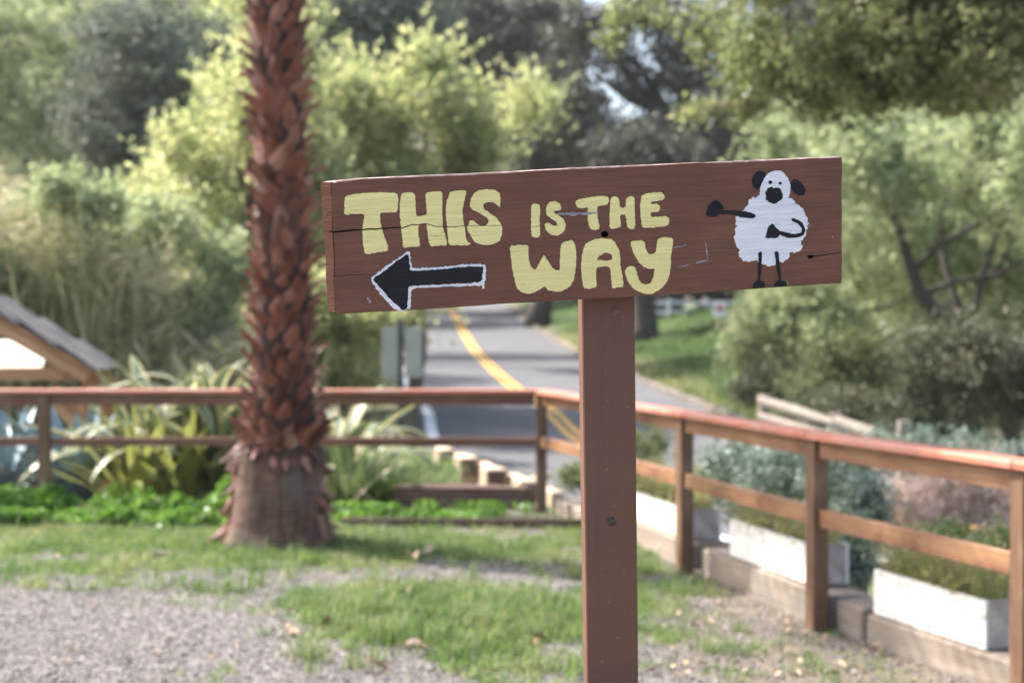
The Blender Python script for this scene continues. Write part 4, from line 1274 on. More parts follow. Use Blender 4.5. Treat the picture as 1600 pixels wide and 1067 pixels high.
# ------------------------------------------------------------------ kiosk with shingled roof
def build_kiosk():
    Y0, Y1 = 15.7, 16.55
    e = P(138, 577, 15.7); g = ground_z(-6, 16.5)
    pitch = R(30); xr = e.x - 2.15; zr = e.z + 2.15 * math.tan(pitch)
    root = empty('open_shelter', (xr, 16.8, g), 'small open timber shelter with grey shingled gable roof at the left edge', 'shelter')
    mt = wood('shelter_timber', (.36, .19, .09), (.50, .29, .15), .7, (1.5, 14, 14), .004)
    mtd = wood('shelter_post_timber', (.26, .11, .045), (.38, .17, .08), .7, (14, 14, 2), .004)
    msh, nt, b = new_mat('grey_shingle'); co = obj_co(nt); oi = N(nt, 'ShaderNodeObjectInfo')
    s = N(nt, 'ShaderNodeMath', operation='MULTIPLY_ADD'); s.inputs[1].default_value = .5; nt.links.new(oi.outputs['Random'], s.inputs[0])
    q = N(nt, 'ShaderNodeMath', operation='MULTIPLY'); q.inputs[1].default_value = .5; nt.links.new(noise(nt, co, 1, 4, .6, (30, 6, 30)), q.inputs[0]); nt.links.new(q.outputs[0], s.inputs[2])
    nt.links.new(ramp(nt, s.outputs[0], [(0, (.035, .033, .034)), (.5, (.08, .075, .076)), (1, (.17, .155, .15))]), b.inputs['Base Color']); b.inputs['Roughness'].default_value = .9
    for sgn in (1, -1):
        sl = Vector((sgn * math.cos(pitch), 0, -math.sin(pitch))); nr = Vector((sgn * math.sin(pitch), 0, math.cos(pitch)))
        Ls = 2.15 / math.cos(pitch) + .06
        # deck
        bm = bmesh.new()
        F = Matrix((sl, Vector((0, 1, 0)) * (1 if sgn > 0 else 1), nr)).transposed().to_4x4()
        add_box(bm, (Ls - .04, Y1 - Y0, .025), Matrix.Identity(4), 0)
        c = Vector((xr, (Y0 + Y1) / 2, zr)) + sl * Ls / 2
        o = bm_obj('roof_deck', bm, mt); adopt(o, root, Matrix.Translation(c) @ F)
        # rafters on the gable and inside
        for yy in (Y0 + .03, Y0 + .42, Y1 - .03):
            a = Vector((xr, yy, zr)) + sl * .02 - nr * (.1); b_ = a + sl * (Ls - .05)
            beam('rafter', a, b_, .05, .115, mt, root, .004)
        # shingles
        V = []
        bm = bmesh.new(); add_box(bm, (.34, .235, .036), Matrix.Identity(4), 0); me = bpy.data.meshes.new('shingle'); bm.to_mesh(me); bm.free(); me.materials.append(msh)
        exp = .27; rows = 10
        for r_ in range(rows):
            for k in range(10):
                off = (r_ % 2) * .12
                y = Y0 - .03 + k * .245 + off
                if y > Y1 + .03: continue
                p = Vector((xr, y + .1, zr)) + sl * (Ls + .03 - .17 - r_ * exp * .93) + nr * (.048 + random.uniform(0, .006))
                o = bpy.data.objects.new('shingle', me); col.objects.link(o)
                adopt(o, root, Matrix.Translation(p) @ F @ Matrix.Rotation(R(5.0 + random.uniform(-.6, .9)), 4, 'Y') @ Matrix.Rotation(R(random.uniform(-1.5, 1.5)), 4, 'Z'))
        px_ = xr + sgn * 2.15
        for yy in (Y0 + .2, Y1 - .18):
            beam('post', (px_, yy, g - .1), (px_, yy, zr - 2.07 * math.tan(pitch) - .17), .19, .19, mtd, root, .01, .0, up=(0, 1, 0))
            beam('brace', (px_ - sgn * .1, yy, zr - 2.07 * math.tan(pitch) - .75), (px_ - sgn * .62, yy, zr - 2.07 * math.tan(pitch) - .27), .09, .1, mt, root, .006)
    zt = zr - 2.07 * math.tan(pitch) - .17
    for yy in (Y0 + .2, Y1 - .18):
        beam('tie_beam', (xr - 1.85, yy, zt + .06), (xr + 1.85, yy, zt + .06), .1, .13, mt, root, .006)
    beam('ridge_beam', (xr, Y0, zr - .16), (xr, Y1, zr - .16), .06, .16, mt, root, .004)
    beam('bench', (xr - 1.6, Y1 - .4, g + .45), (xr + 1.5, Y1 - .4, g + .45), .4, .06, mt, root, .006)
    # pale notice panel hung inside
    mp, nt, b = new_mat('cream_panel'); b.inputs['Base Color'].default_value = (.82, .78, .70, 1); b.inputs['Roughness'].default_value = .6
    bm = bmesh.new(); add_box(bm, (1.3, .6, .03), Matrix.Identity(4), .003)
    o = bm_obj('awning', bm, mp); tag(o, 'sunlit cream awning panel slung under the shelter roof', 'awning')
    o.matrix_world = Matrix.Translation(P(-12, 556, 16.9)) @ Matrix.Rotation(R(35), 4, 'X')

# ------------------------------------------------------------------ agaves and strap-leaved plants
def strap_leaf(name, L, W, curl, fold, mats, margin=.22, seg=14, spine=True, thick=.0):
    """leaf along +y rising in z with curl; margins use the 2nd material"""
    V = []; F = []; mi = []
    xs = [-1, -(1 - margin), -.2, .2, (1 - margin), 1]
    ang = 0; y = 0; z = 0
    for i in range(seg + 1):
        t = i / seg
        wv = W / 2 * (math.sin(min(1, t * 1.5 + .33) * math.pi / 2)) * (1 - max(0, (t - .45) / .55) ** 1.8)
        if i == seg: wv = .001
        for s in xs:
            V.append((s * wv, y - math.sin(ang) * fold * wv * abs(s), z + math.cos(ang) * fold * wv * abs(s)))
        ang = curl * t * t * 2.2
        y += math.cos(ang - curl * .2) * L / seg; z -= math.sin(ang - curl * .2) * L / seg
    n = len(xs)
    for i in range(seg):
        for k in range(n - 1):
            a = i * n + k
            F.append((a, a + 1, a + n + 1, a + n)); mi.append(1 if k in (0, n - 2) else 0)
    me = mesh_from(name, V, F, mats, True, mi)
    return me

def rosette(name, label, cat, x, y, count, leaves, el_rng, root_r=.05, group=None, leaf_label=None, z=None):
    z = ground_z(x, y) if z is None else z
    root = empty(name, (x, y, z), label, cat, group)
    for k in range(count):
        a = k * 2.39996 + random.uniform(-.2, .2)
        el = R(el_rng[0] + (el_rng[1] - el_rng[0]) * ((k + .5) / count) + random.uniform(-6, 6))
        me = random.choice(leaves)
        o = bpy.data.objects.new('leaf', me); col.objects.link(o)
        adopt(o, root, Matrix.Translation((x + math.sin(-a) * root_r, y + math.cos(a) * root_r, z)) @ Matrix.Rotation(a, 4, 'Z') @ Matrix.Rotation(el, 4, 'X') @ Matrix.Rotation(R(random.uniform(-15, 15)), 4, 'Y') @ Matrix.Scale(random.uniform(.75, 1.08), 4))
    return root

def strap_mat(name, c1_, c2_, tr=.2, rough=.4):
    m, nt, b = new_mat(name); co = obj_co(nt)
    g = noise(nt, co, 1, 4, .6, (60, 3, 60)); g2 = noise(nt, co, 3, 4, .6)
    c = ramp(nt, g, [(.3, c1_), (.7, c2_)]); c = mix(nt, ramp(nt, g2, [(.55, (0, 0, 0)), (.75, (.5, .5, .5))]), c, rgbmul(c2_, .6))
    nt.links.new(c, b.inputs['Base Color']); b.inputs['Roughness'].default_value = rough
    if tr:
        t = N(nt, 'ShaderNodeBsdfTranslucent'); nt.links.new(c, t.inputs[0])
        mx = N(nt, 'ShaderNodeMixShader'); mx.inputs[0].default_value = tr
        nt.links.new(b.outputs[0], mx.inputs[1]); nt.links.new(t.outputs[0], mx.inputs[2]); nt.links.new(mx.outputs[0], nt.nodes['Material Output'].inputs[0])
    return m

def build_agaves():
    blue = strap_mat('blue_agave_skin', (.13, .19, .21), (.22, .31, .34), .05, .45); bluee = strap_mat('blue_agave_edge', (.25, .33, .36), (.36, .45, .48), .05)
    grn = strap_mat('agave_green', (.07, .11, .055), (.13, .18, .09)); yel = strap_mat('agave_cream_margin', (.46, .39, .14), (.62, .58, .36), .3)
    gol = strap_mat('golden_strap', (.34, .25, .05), (.50, .40, .12), .4); lgr = strap_mat('light_green_strap', (.16, .22, .05), (.28, .36, .10), .4)
    bl = [strap_leaf('agave_leaf', random.uniform(.95, 1.2), random.uniform(.19, .25), random.uniform(-.05, .25), .45, [blue, bluee], .08) for _ in range(4)]
    vr = [strap_leaf('variegated_leaf', random.uniform(1.5, 1.8), random.uniform(.17, .22), c, .35, [grn, yel], .34) for c in (.12, .5, .9, 1.3, .3)]
    ph = [strap_leaf('strap_leaf', random.uniform(.9, 1.3), random.uniform(.045, .065), c, .3, [lgr, gol], .30) for c in (.1, .3, .5, .8)]
    ph2 = [strap_leaf('strap_leaf', random.uniform(.7, 1.1), random.uniform(.03, .05), c, .3, [grn, lgr], .30) for c in (.2, .5, .9, 1.2)]
    def at(px, Y): return P(px, 700, Y).x
    rosette('blue_agave', 'large blue-grey agave behind the left railing post', 'agave', at(118, 13.0), 13.0, 24, bl, (25, 84), .07, 'blue agaves at the left edge', z=-.16)
    rosette('blue_agave', 'blue-grey agave cut off by the left edge of the photo', 'agave', at(-5, 12.8), 12.8, 22, bl, (20, 82), .07, 'blue agaves at the left edge', z=-.14)
    rosette('variegated_agave', 'tall yellow-edged green agave directly left of the palm trunk', 'agave', at(335, 12.9), 12.9, 34, vr, (30, 89), .07, 'variegated agaves beside the palm', z=.0)
    rosette('variegated_agave', 'yellow-edged agave with arching leaves left of the palm, farther out', 'agave', at(250, 13.1), 13.1, 24, vr, (25, 80), .07, 'variegated agaves beside the palm', z=-.05)
    rosette('variegated_agave', 'arching cream-striped agave just right of the palm trunk', 'agave', at(512, 13.2), 13.2, 20, vr[1:4], (25, 66), .07, 'variegated agaves beside the palm', z=-.1)
    rosette('strap_leaf_plant', 'golden green clump of upright strap leaves left of the palm base', 'plant', at(285, 12.5), 12.5, 38, ph, (38, 88), .12, 'strap-leaved clumps by the palm', z=-.08)
    rosette('strap_leaf_plant', 'loose yellowish clump of strap leaves next to the blue agave', 'plant', at(215, 12.4), 12.4, 46, ph, (25, 80), .1, 'strap-leaved clumps by the palm', z=-.08)
    rosette('strap_leaf_plant', 'green clump of drooping strap leaves right of the palm base', 'plant', at(548, 12.2), 12.2, 46, ph2, (25, 82), .1, 'strap-leaved clumps by the palm', z=-.05)
    # dry pale leaf props leaning by the palm
    dry = strap_mat('dry_strap', (.50, .40, .26), (.64, .54, .38), .2, .8)
    dl = strap_leaf('dry_leaf', .75, .05, .25, .3, [dry, dry])
    for (px, Y, az, el, lb) in ((545, 11.95, -.9, 35, 'dry tan leaf leaning right of the palm base'), (585, 12.0, .8, 30, 'dry tan leaf lying across the green clump'), (770, 12.6, -.9, 22, 'dry tan stalk lying beside the roadside steps')):
        o = bpy.data.objects.new('dry_leaf', dl); col.objects.link(o); tag(o, lb, 'dry leaf')
        x = at(px, Y); o.matrix_world = Matrix.Translation((x, Y, ground_z(x, Y) + .02)) @ Matrix.Rotation(az, 4, 'Z') @ Matrix.Rotation(R(el), 4, 'X')

# ------------------------------------------------------------------ reeds, lush cover, grass, gravel
def build_ground_cover():
    # grass
    n = 420000
    Y = 11.9 - 6.6 * RNG.random(n) ** 1.0; X = RNG.uniform(-1, 1, n) * (Y * .50 + .3)
    g = grass_amount(X, Y)
    keep = (RNG.random(n) < np.clip(g * 1.0, 0, 1) ** 1.1) & (out_dist(X, Y) < .12) | ((Y > 10.8) & (RNG.random(n) < .3) & (out_dist(X, Y) < .3))
    keep &= ((X + 1.63) ** 2 + (Y - 9.9) ** 2 > .14)
    X, Y, g = X[keep], Y[keep], g[keep]
    z, _ = terrain(X, Y)
    px, py = to_px(X, Y, 0)
    tall = np.exp(-(((px - 660) / 240) ** 2 + ((py - 985) / 48) ** 2)) * .13 * smooth(fbm(X * 7, Y * 7, 51), .3, .7)
    h = RNG.uniform(.02, .062, len(X)) * (1 + 1.6 * (RNG.random(len(X)) > .985)) * (.6 + .7 * g) + tall * RNG.uniform(.3, 1.1, len(X))
    o = link_mesh('grass', blades_mesh('grass', np.stack([X, Y, z - .005], 1), h, RNG.uniform(.0018, .0034, len(X)), RNG.uniform(.1, .9, len(X)), M['tuft']))
    tag(o, 'patchy short green grass growing through the gravel yard', 'grass', None, 'stuff')
    cs = []
    for _ in range(230):
        px = RNG.uniform(0, 1250); py = RNG.uniform(868, 950) if RNG.random() < .75 else RNG.uniform(960, 1060)
        if px < 400 and py > 925: continue
        d = ray(px, py); t = -EYE / d.z; c = np.array([d.x * t, d.y * t, 0.0])
        if out_dist(np.array([c[0]]), np.array([c[1]]))[0] > -.1: continue
        cs.append(c + RNG.normal(size=(int(RNG.uniform(14, 44)), 3)) * np.array([.035, .035, 0]) * RNG.uniform(.6, 1.8))
    B = np.concatenate(cs); hh = np.concatenate([RNG.uniform(.03, RNG.uniform(.06, .17), len(c)) for c in cs])
    o = link_mesh('weed_tufts', blades_mesh('weed_tufts', B, hh, RNG.uniform(.0018, .0036, len(B)), RNG.uniform(.1, .8, len(B)), M['tuft'])); tag(o, 'scattered taller grass tufts sprouting from the gravel', 'weeds', None, 'stuff')
    # broad-leaf weeds low band
    n = 26000
    px = RNG.uniform(-60, 372, n); Yb = RNG.uniform(10.55, 11.7, n)
    x = (px - 800) / FPX * Yb
    dens = fbm(x * 2.2, Yb * 2.2, 8)
    k = RNG.random(n) < smooth(dens, .32, .55)
    x, Yb, dens = x[k], Yb[k], dens[k]
    zz = RNG.random(len(x)) ** .7 * (.08 + .22 * smooth(dens, .35, .7)) * (.55 + .45 * smooth(Yb, 10.6, 11.2))
    C_ = np.stack([x, Yb, zz + .01], 1)
    o = link_mesh('ground_cover', quads_mesh('ground_cover', leaf_quads(C_, .05, .034, 0, 0), M['clover'])); tag(o, 'low band of bright green broad-leaved weeds in front of the left railing', 'weeds', None, 'stuff')
    n = 5000
    px = RNG.uniform(520, 900, n); Yb = RNG.uniform(10.8, 11.6, n); x = (px - 800) / FPX * Yb
    k = (fbm(x * 3, Yb * 3, 18) > .5) & (x < .15); x, Yb = x[k], Yb[k]
    o = link_mesh('clover_patch', quads_mesh('clover_patch', leaf_quads(np.stack([x, Yb, RNG.random(len(x)) * .08 + .01], 1), .04, .03), M['clover'])); tag(o, 'small bright green weeds between the edging board and the dark sleeper', 'weeds', None, 'stuff')
    # long grass outside the railing, centre
    n = 16000
    Yb = RNG.uniform(12.0, 16.5, n); px = RNG.uniform(500, 700, n) + (Yb - 12) * 8; x = (px - 800) / FPX * Yb
    k = (fbm(x * 2, Yb * 2, 28) > .38) & (x < -.35 - (Yb - 12) * .02)
    x, Yb = x[k], Yb[k]; z, _ = terrain(x, Yb)
    o = link_mesh('long_grass', blades_mesh('long_grass', np.stack([x, Yb, z], 1), RNG.uniform(.12, .42, len(x)), RNG.uniform(.003, .006, len(x)), RNG.uniform(.2, .9, len(x)), M['tuft'])); tag(o, 'long loose grass outside the left railing beside the road', 'grass', None, 'stuff')
    # lawn far right of the road
    n = 40000
    Yb = RNG.uniform(26, 62, n); px = RNG.uniform(840, 1240, n); x = (px - 800) / FPX * Yb
    z, D = terrain(x, Yb); k = (D > 3.75); x, Yb, z = x[k], Yb[k], z[k]
    o = link_mesh('lawn_grass', blades_mesh('lawn_grass', np.stack([x, Yb, z], 1), RNG.uniform(.05, .16, len(x)), RNG.uniform(.008, .016, len(x)), RNG.uniform(.2, .9, len(x)), M['lawnblade'])); tag(o, 'bright green lawn on the bank right of the road', 'lawn', None, 'stuff')
    # reeds
    n = 5200
    Yb = RNG.uniform(19.5, 26, n); px = RNG.uniform(-260, 470, n); x = (px - 800) / FPX * Yb
    z, _ = terrain(x, Yb)
    top = np.interp(px, [-260, 0, 120, 250, 340, 470], [290, 320, 370, 450, 510, 570]) + RNG.normal(0, 25, n) + (fbm(x * .9, Yb * .3, 61) - .5) * 260
    ztop = EYE + (500 - top) / FPX * Yb
    H = np.maximum(ztop - z, .8)
    B = np.stack([x, Yb, z], 1)
    me = blades_mesh('reeds', np.repeat(B, 2, 0) + RNG.normal(size=(2 * n, 3)) * np.array([.12, .12, 0]), np.repeat(H, 2) * RNG.uniform(.6, 1.05, 2 * n), RNG.uniform(.012, .034, 2 * n), RNG.uniform(.02, .22, 2 * n), M['reed'])
    o = link_mesh('reeds', me); tag(o, 'tall pale dry reeds filling the hollow behind the shelter', 'reeds', None, 'stuff')
    L_ = np.repeat(B, 9, 0); hh = RNG.uniform(.15, 1.0, len(L_)) * np.repeat(H, 9); L_ = L_ + RNG.normal(size=L_.shape) * np.array([.16, .16, 0]); L_[:, 2] += hh
    link_mesh('reed_leaf', quads_mesh('reed_leaf', leaf_quads(L_, .5, .034, .25, .5), M['reed']), o)['kind'] = 'stuff'
    # gravel
    m, nt, b = new_mat('pebble'); geo = N(nt, 'ShaderNodeNewGeometry')
    nt.links.new(ramp(nt, geo.outputs['Random Per Island'], [(0, (.05, .045, .043)), (.25, (.115, .104, .098)), (.55, (.19, .172, .158)), (.8, (.26, .235, .22)), (.93, (.44, .40, .36)), (1, (.26, .17, .12))]), b.inputs['Base Color']); b.inputs['Roughness'].default_value = .8
    mpale, nt, b = new_mat('sunlit_pebble'); geo = N(nt, 'ShaderNodeNewGeometry')
    nt.links.new(ramp(nt, geo.outputs['Random Per Island'], [(0, (.30, .25, .21)), (.5, (.46, .41, .36)), (1, (.66, .60, .54))]), b.inputs['Base Color']); b.inputs['Roughness'].default_value = .85  # sunlight on the far gravel strips put into a paler pebble colour
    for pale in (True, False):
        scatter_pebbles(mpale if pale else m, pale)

def scatter_pebbles(m, pale):
    n = 30000 if pale else 170000
    Y = 4.9 + 6.2 * RNG.random(n) ** 1.35; X = RNG.uniform(-1, 1, n) * (Y * .52 + .5)
    g = grass_amount(X, Y); k = (RNG.random(n) > g * .85) & (out_dist(X, Y) < .1); X, Y, g = X[k], Y[k], g[k]
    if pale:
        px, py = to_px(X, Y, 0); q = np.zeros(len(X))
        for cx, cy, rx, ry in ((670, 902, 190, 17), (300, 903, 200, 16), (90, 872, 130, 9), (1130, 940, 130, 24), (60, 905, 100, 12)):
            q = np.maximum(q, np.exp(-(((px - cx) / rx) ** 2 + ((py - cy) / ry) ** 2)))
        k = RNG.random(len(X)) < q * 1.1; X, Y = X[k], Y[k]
    z, _ = terrain(X, Y); n = len(X)
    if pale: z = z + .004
    o8 = np.array([[1, 0, 0], [0, 1, 0], [-1, 0, 0], [0, -1, 0], [0, 0, 1], [0, 0, -1]], float)
    s = RNG.uniform(.003, .0085, n) * (1 + 1.2 * (RNG.random(n) > .97))
    V = o8[None] * s[:, None, None] * RNG.uniform(.6, 1.25, (n, 6, 1)); V[:, :, 2] *= .6
    a = RNG.uniform(0, 6.28, n); ca, sa = np.cos(a)[:, None], np.sin(a)[:, None]
    V = np.stack([V[:, :, 0] * ca - V[:, :, 1] * sa, V[:, :, 0] * sa + V[:, :, 1] * ca, V[:, :, 2]], -1) + np.stack([X, Y, z + s * .3], 1)[:, None]
    tr = np.array([[0, 1, 4], [1, 2, 4], [2, 3, 4], [3, 0, 4], [1, 0, 5], [2, 1, 5], [3, 2, 5], [0, 3, 5]])
    Fi = (np.arange(n)[:, None, None] * 6 + tr[None]).reshape(-1).astype(np.int32)
    me = bpy.data.meshes.new('gravel'); me.vertices.add(n * 6); me.vertices.foreach_set('co', V.reshape(-1).astype(np.float32))
    me.loops.add(len(Fi)); me.loops.foreach_set('vertex_index', Fi); me.polygons.add(n * 8); me.polygons.foreach_set('loop_start', np.arange(0, len(Fi), 3, dtype=np.int32)); me.polygons.foreach_set('loop_total', np.full(n * 8, 3, dtype=np.int32)); me.materials.append(m); me.update(calc_edges=True)
    o = link_mesh('gravel', me); tag(o, 'strips of gravel coloured paler for sunlight between the grass patches' if pale else 'loose pinkish grey gravel spread over the yard', 'gravel', None, 'stuff')

def build_litter():
    def lm(name, a, b_):
        m, nt, b = new_mat(name); co = obj_co(nt)
        nt.links.new(ramp(nt, noise(nt, co, 30, 4, .6), [(.3, a), (.7, b_)]), b.inputs['Base Color']); b.inputs['Roughness'].default_value = .75
        return m
    tan = lm('dry_leaf_tan', (.42, .28, .17), (.62, .46, .31)); brn = lm('dry_leaf_brown', (.17, .07, .035), (.28, .12, .06)); gry = lm('dead_wood_grey', (.16, .12, .10), (.28, .22, .18))
    def leafm(seed, mat):
        rr = random.Random(seed); V = []; F = []
        nx_, ny_ = 7, 4
        for i in range(nx_):
            t = i / (nx_ - 1); wv = math.sin(math.pi * (t * .92 + .06)) ** .7 * .5 * (1 + .25 * math.sin(t * 17 + seed))
            for k in range(ny_):
                s = k / (ny_ - 1) * 2 - 1
                V.append(((t - .5) * 1.0, s * wv * .62, .22 * s * s + .18 * math.sin(t * 4 + seed) + rr.uniform(-.03, .03)))
        for i in range(nx_ - 1):
            for k in range(ny_ - 1):
                a = i * ny_ + k; F.append((a, a + 1, a + ny_ + 1, a + ny_))
        return mesh_from('fallen_leaf', V, F, mat, True)
    T_ = [leafm(i, tan) for i in range(3)]; B_ = [leafm(i + 5, brn) for i in range(3)]
    def put(px, py, size, me, label, group=None, rx=10):
        Y = FPX * EYE / (py - 500); 
        for _ in range(3):
            d = ray(px, py); t = -EYE / d.z; x, Y = d.x * t, d.y * t
        z = ground_z(x, Y)
        o = bpy.data.objects.new('fallen_leaf', me); col.objects.link(o); tag(o, label, 'leaf', group)
        o.matrix_world = Matrix.Translation((x, Y, z + size * .12 + .012)) @ Matrix.Rotation(random.uniform(0, 6.28), 4, 'Z') @ Matrix.Rotation(R(random.uniform(-rx, rx)), 4, 'X') @ Matrix.Scale(size, 4)
    put(645, 878, .14, T_[0], 'large curled pale tan leaf in the middle of the grass, left of the sign post')
    put(668, 868, .11, T_[1], 'pale tan leaf lying against the large curled one')
    put(632, 932, .085, B_[0], 'reddish brown leaf on the far edge of the tall grass patch', None, 60)
    put(513, 980, .09, B_[1], 'dark red-brown leaf stuck upright in the left of the grass patch', None, 70)
    put(455, 994, .10, T_[2], 'tan leaf on the gravel at the left foot of the grass patch')
    put(650, 1020, .11, T_[0], 'tan leaf on gravel just below the tall grass patch')
    put(845, 1000, .07, B_[2], 'brown leaf in the grass close left of the sign post')
    put(590, 1045, .10, T_[1], 'curled tan leaf on the gravel at the bottom, below the grass patch')
    for i in range(46):
        px = random.uniform(0, 1400); py = random.uniform(858, 1060)
        if 880 < px < 1010: continue
        put(px, py, random.uniform(.025, .055), random.choice(T_ + B_ + T_), 'small curled dead leaf lying on the gravel and grass', 'small dead leaves scattered on the yard', 25)
    for i in range(40):
        px = random.uniform(1020, 1400); py = random.uniform(905, 1060)
        put(px, py, random.uniform(.025, .05), random.choice(T_), 'small curled dead leaf lying on the gravel and grass', 'small dead leaves scattered on the yard', 25)
    # dark flat bits of palm bark
    for (px, py, lb) in ((245, 872, 'grey-brown strip of palm bark on the ground left of the palm'),):
        d = ray(px, py); t = -EYE / d.z; x, Y = d.x * t, d.y * t
        bm = bmesh.new(); tube_bm(bm, [(x - .16, Y, .018), (x, Y + .03, .03), (x + .2, Y + .01, .016)], [.012, .018, .008], 6, True, .15)
        o = bm_obj('bark_strip', bm, gry); tag(o, lb, 'bark')

# ------------------------------------------------------------------ distant things
def build_distance():
    mg = wood('grey_pole_paint', (.05, .045, .045), (.09, .08, .08), .6, (3, 20, 20))
    # two pale panels on a dark post, seen beyond the railing
    root = empty('roadside_sign', tuple(P(626, 600, 21.0)[:2]) + (-.6,), 'pale grey two-panel roadside sign on a dark post left of the road', 'sign')
    mp, nt, b = new_mat('pale_sign_back'); co = obj_co(nt)
    nt.links.new(ramp(nt, noise(nt, co, 2, 4, .6), [(.3, (.30, .30, .25)), (.7, (.40, .39, .33))]), b.inputs['Base Color']); b.inputs['Roughness'].default_value = .5
    x = P(626, 600, 21).x
    beam('post', (x, 21, -.7), (x, 21, P(626, 498, 21).z), .085, .085, mg, root, .006, 0, up=(0, 1, 0))
    for pa, pb, ya, yb in ((597, 621, 512, 592), (632, 659, 512, 590)):
        a = P(pa, ya, 20.9); c = P(pb, yb, 20.9)
        bm = bmesh.new(); add_box(bm, (c.x - a.x, .03, a.z - c.z), Matrix.Identity(4), .006); o = bm_obj('panel', bm, mp)
        adopt(o, root, Matrix.Translation(((a.x + c.x) / 2, 20.93, (a.z + c.z) / 2)))
    beam('crossbar', (P(597, 500, 21).x, 20.98, P(600, 530, 21).z), (P(659, 500, 21).x, 20.98, P(600, 530, 21).z), .04, .05, mg, root, .004)
    # red and white sign on a dark post on the lawn
    Yr = 46
    p = P(1124, 484, Yr); gz = ground_z(p.x, Yr)
    root = empty('warning_sign', (p.x, Yr, gz), 'small white sign with a red panel on a dark post on the lawn', 'sign')
    beam('post', (p.x, Yr, gz - .3), (p.x, Yr, P(1124, 494, Yr).z), .17, .17, M['sleeperdark'], root, .01, 0, up=(0, 1, 0))
    mwt, nt, b = new_mat('white_sign_face'); b.inputs['Base Color'].default_value = (.78, .76, .76, 1); b.inputs['Roughness'].default_value = .4
    mrd, nt, b = new_mat('red_sign_face'); b.inputs['Base Color'].default_value = (.55, .10, .12, 1); b.inputs['Roughness'].default_value = .4
    bm = bmesh.new(); add_box(bm, (.44, .03, .46), Matrix.Identity(4), .01); o = bm_obj('panel', bm, mwt); adopt(o, root, Matrix.Translation((p.x, Yr - .11, p.z)))
    bm = bmesh.new(); add_box(bm, (.30, .01, .17), Matrix.Identity(4), .002); o = bm_obj('red_band', bm, mrd); adopt(o, root, Matrix.Translation((p.x, Yr - .13, p.z + .05)))
    # white rail fence beyond the lawn
    Yf = 58
    xa, xb = P(985, 480, Yf).x, P(1165, 480, Yf).x
    root = empty('white_rail_fence', ((xa + xb) / 2, Yf, ground_z((xa + xb) / 2, Yf)), 'white three-rail fence crossing the lawn behind the trees', 'fence')
    nP = 4
    for k in range(nP):
        t = k / (nP - 1); xx = xa + (xb - xa) * t; zz = P(1000, 513 if 0 else 511, Yf).z
        beam('post', (xx, Yf, zz - .6), (xx, Yf, zz + 1.15), .14, .14, mwt, root, .01, 0, up=(0, 1, 0))
        if k < nP - 1:
            x2 = xa + (xb - xa) * (k + 1) / (nP - 1)
            for hz in (.25, .62, 1.0):
                beam('rail', (xx + .08, Yf, zz + hz), (x2 - .08, Yf, zz + hz - .03), .04, .13, mwt, root, .004)
    # weathered split rail fence at right
    ms = wood('silver_split_rail', (.16, .135, .115), (.28, .24, .20), .9, (1.5, 14, 14), .01)
    A = P(1195, 640, 17.0); B = P(1415, 700, 14.6)
    root = empty('split_rail_fence', (A.x, A.y, ground_z(A.x, A.y)), 'weathered silver split-rail fence beyond the right railing', 'fence')
    for (dz0, dz1) in ((.12, .02), (-.08, -.1), (-.26, -.2)):
        a = A + Vector((-.05, 0, dz0)); b_ = B + Vector((0, 0, dz1)); mid = a.lerp(b_, .55)
        for q0, q1 in ((a, mid), (mid + Vector((.01, 0, .04)), b_)):
            bm = bmesh.new(); tube_bm(bm, [q0, q0.lerp(q1, .5) + Vector((0, 0, random.uniform(-.02, .02))), q1], [.055, .065, .05], 7, True, .14)
            bm_obj('rail', bm, ms, root)
    for t in (.0, .55, 1.0):
        q = A.lerp(B, t); bm = bmesh.new(); tube_bm(bm, [(q.x, q.y + .06, ground_z(q.x, q.y) - .2), (q.x, q.y + .06, q.z + (.28 if t == 1 else .18))], [.085, .075], 8, True, .1); bm_obj('post', bm, ms, root)

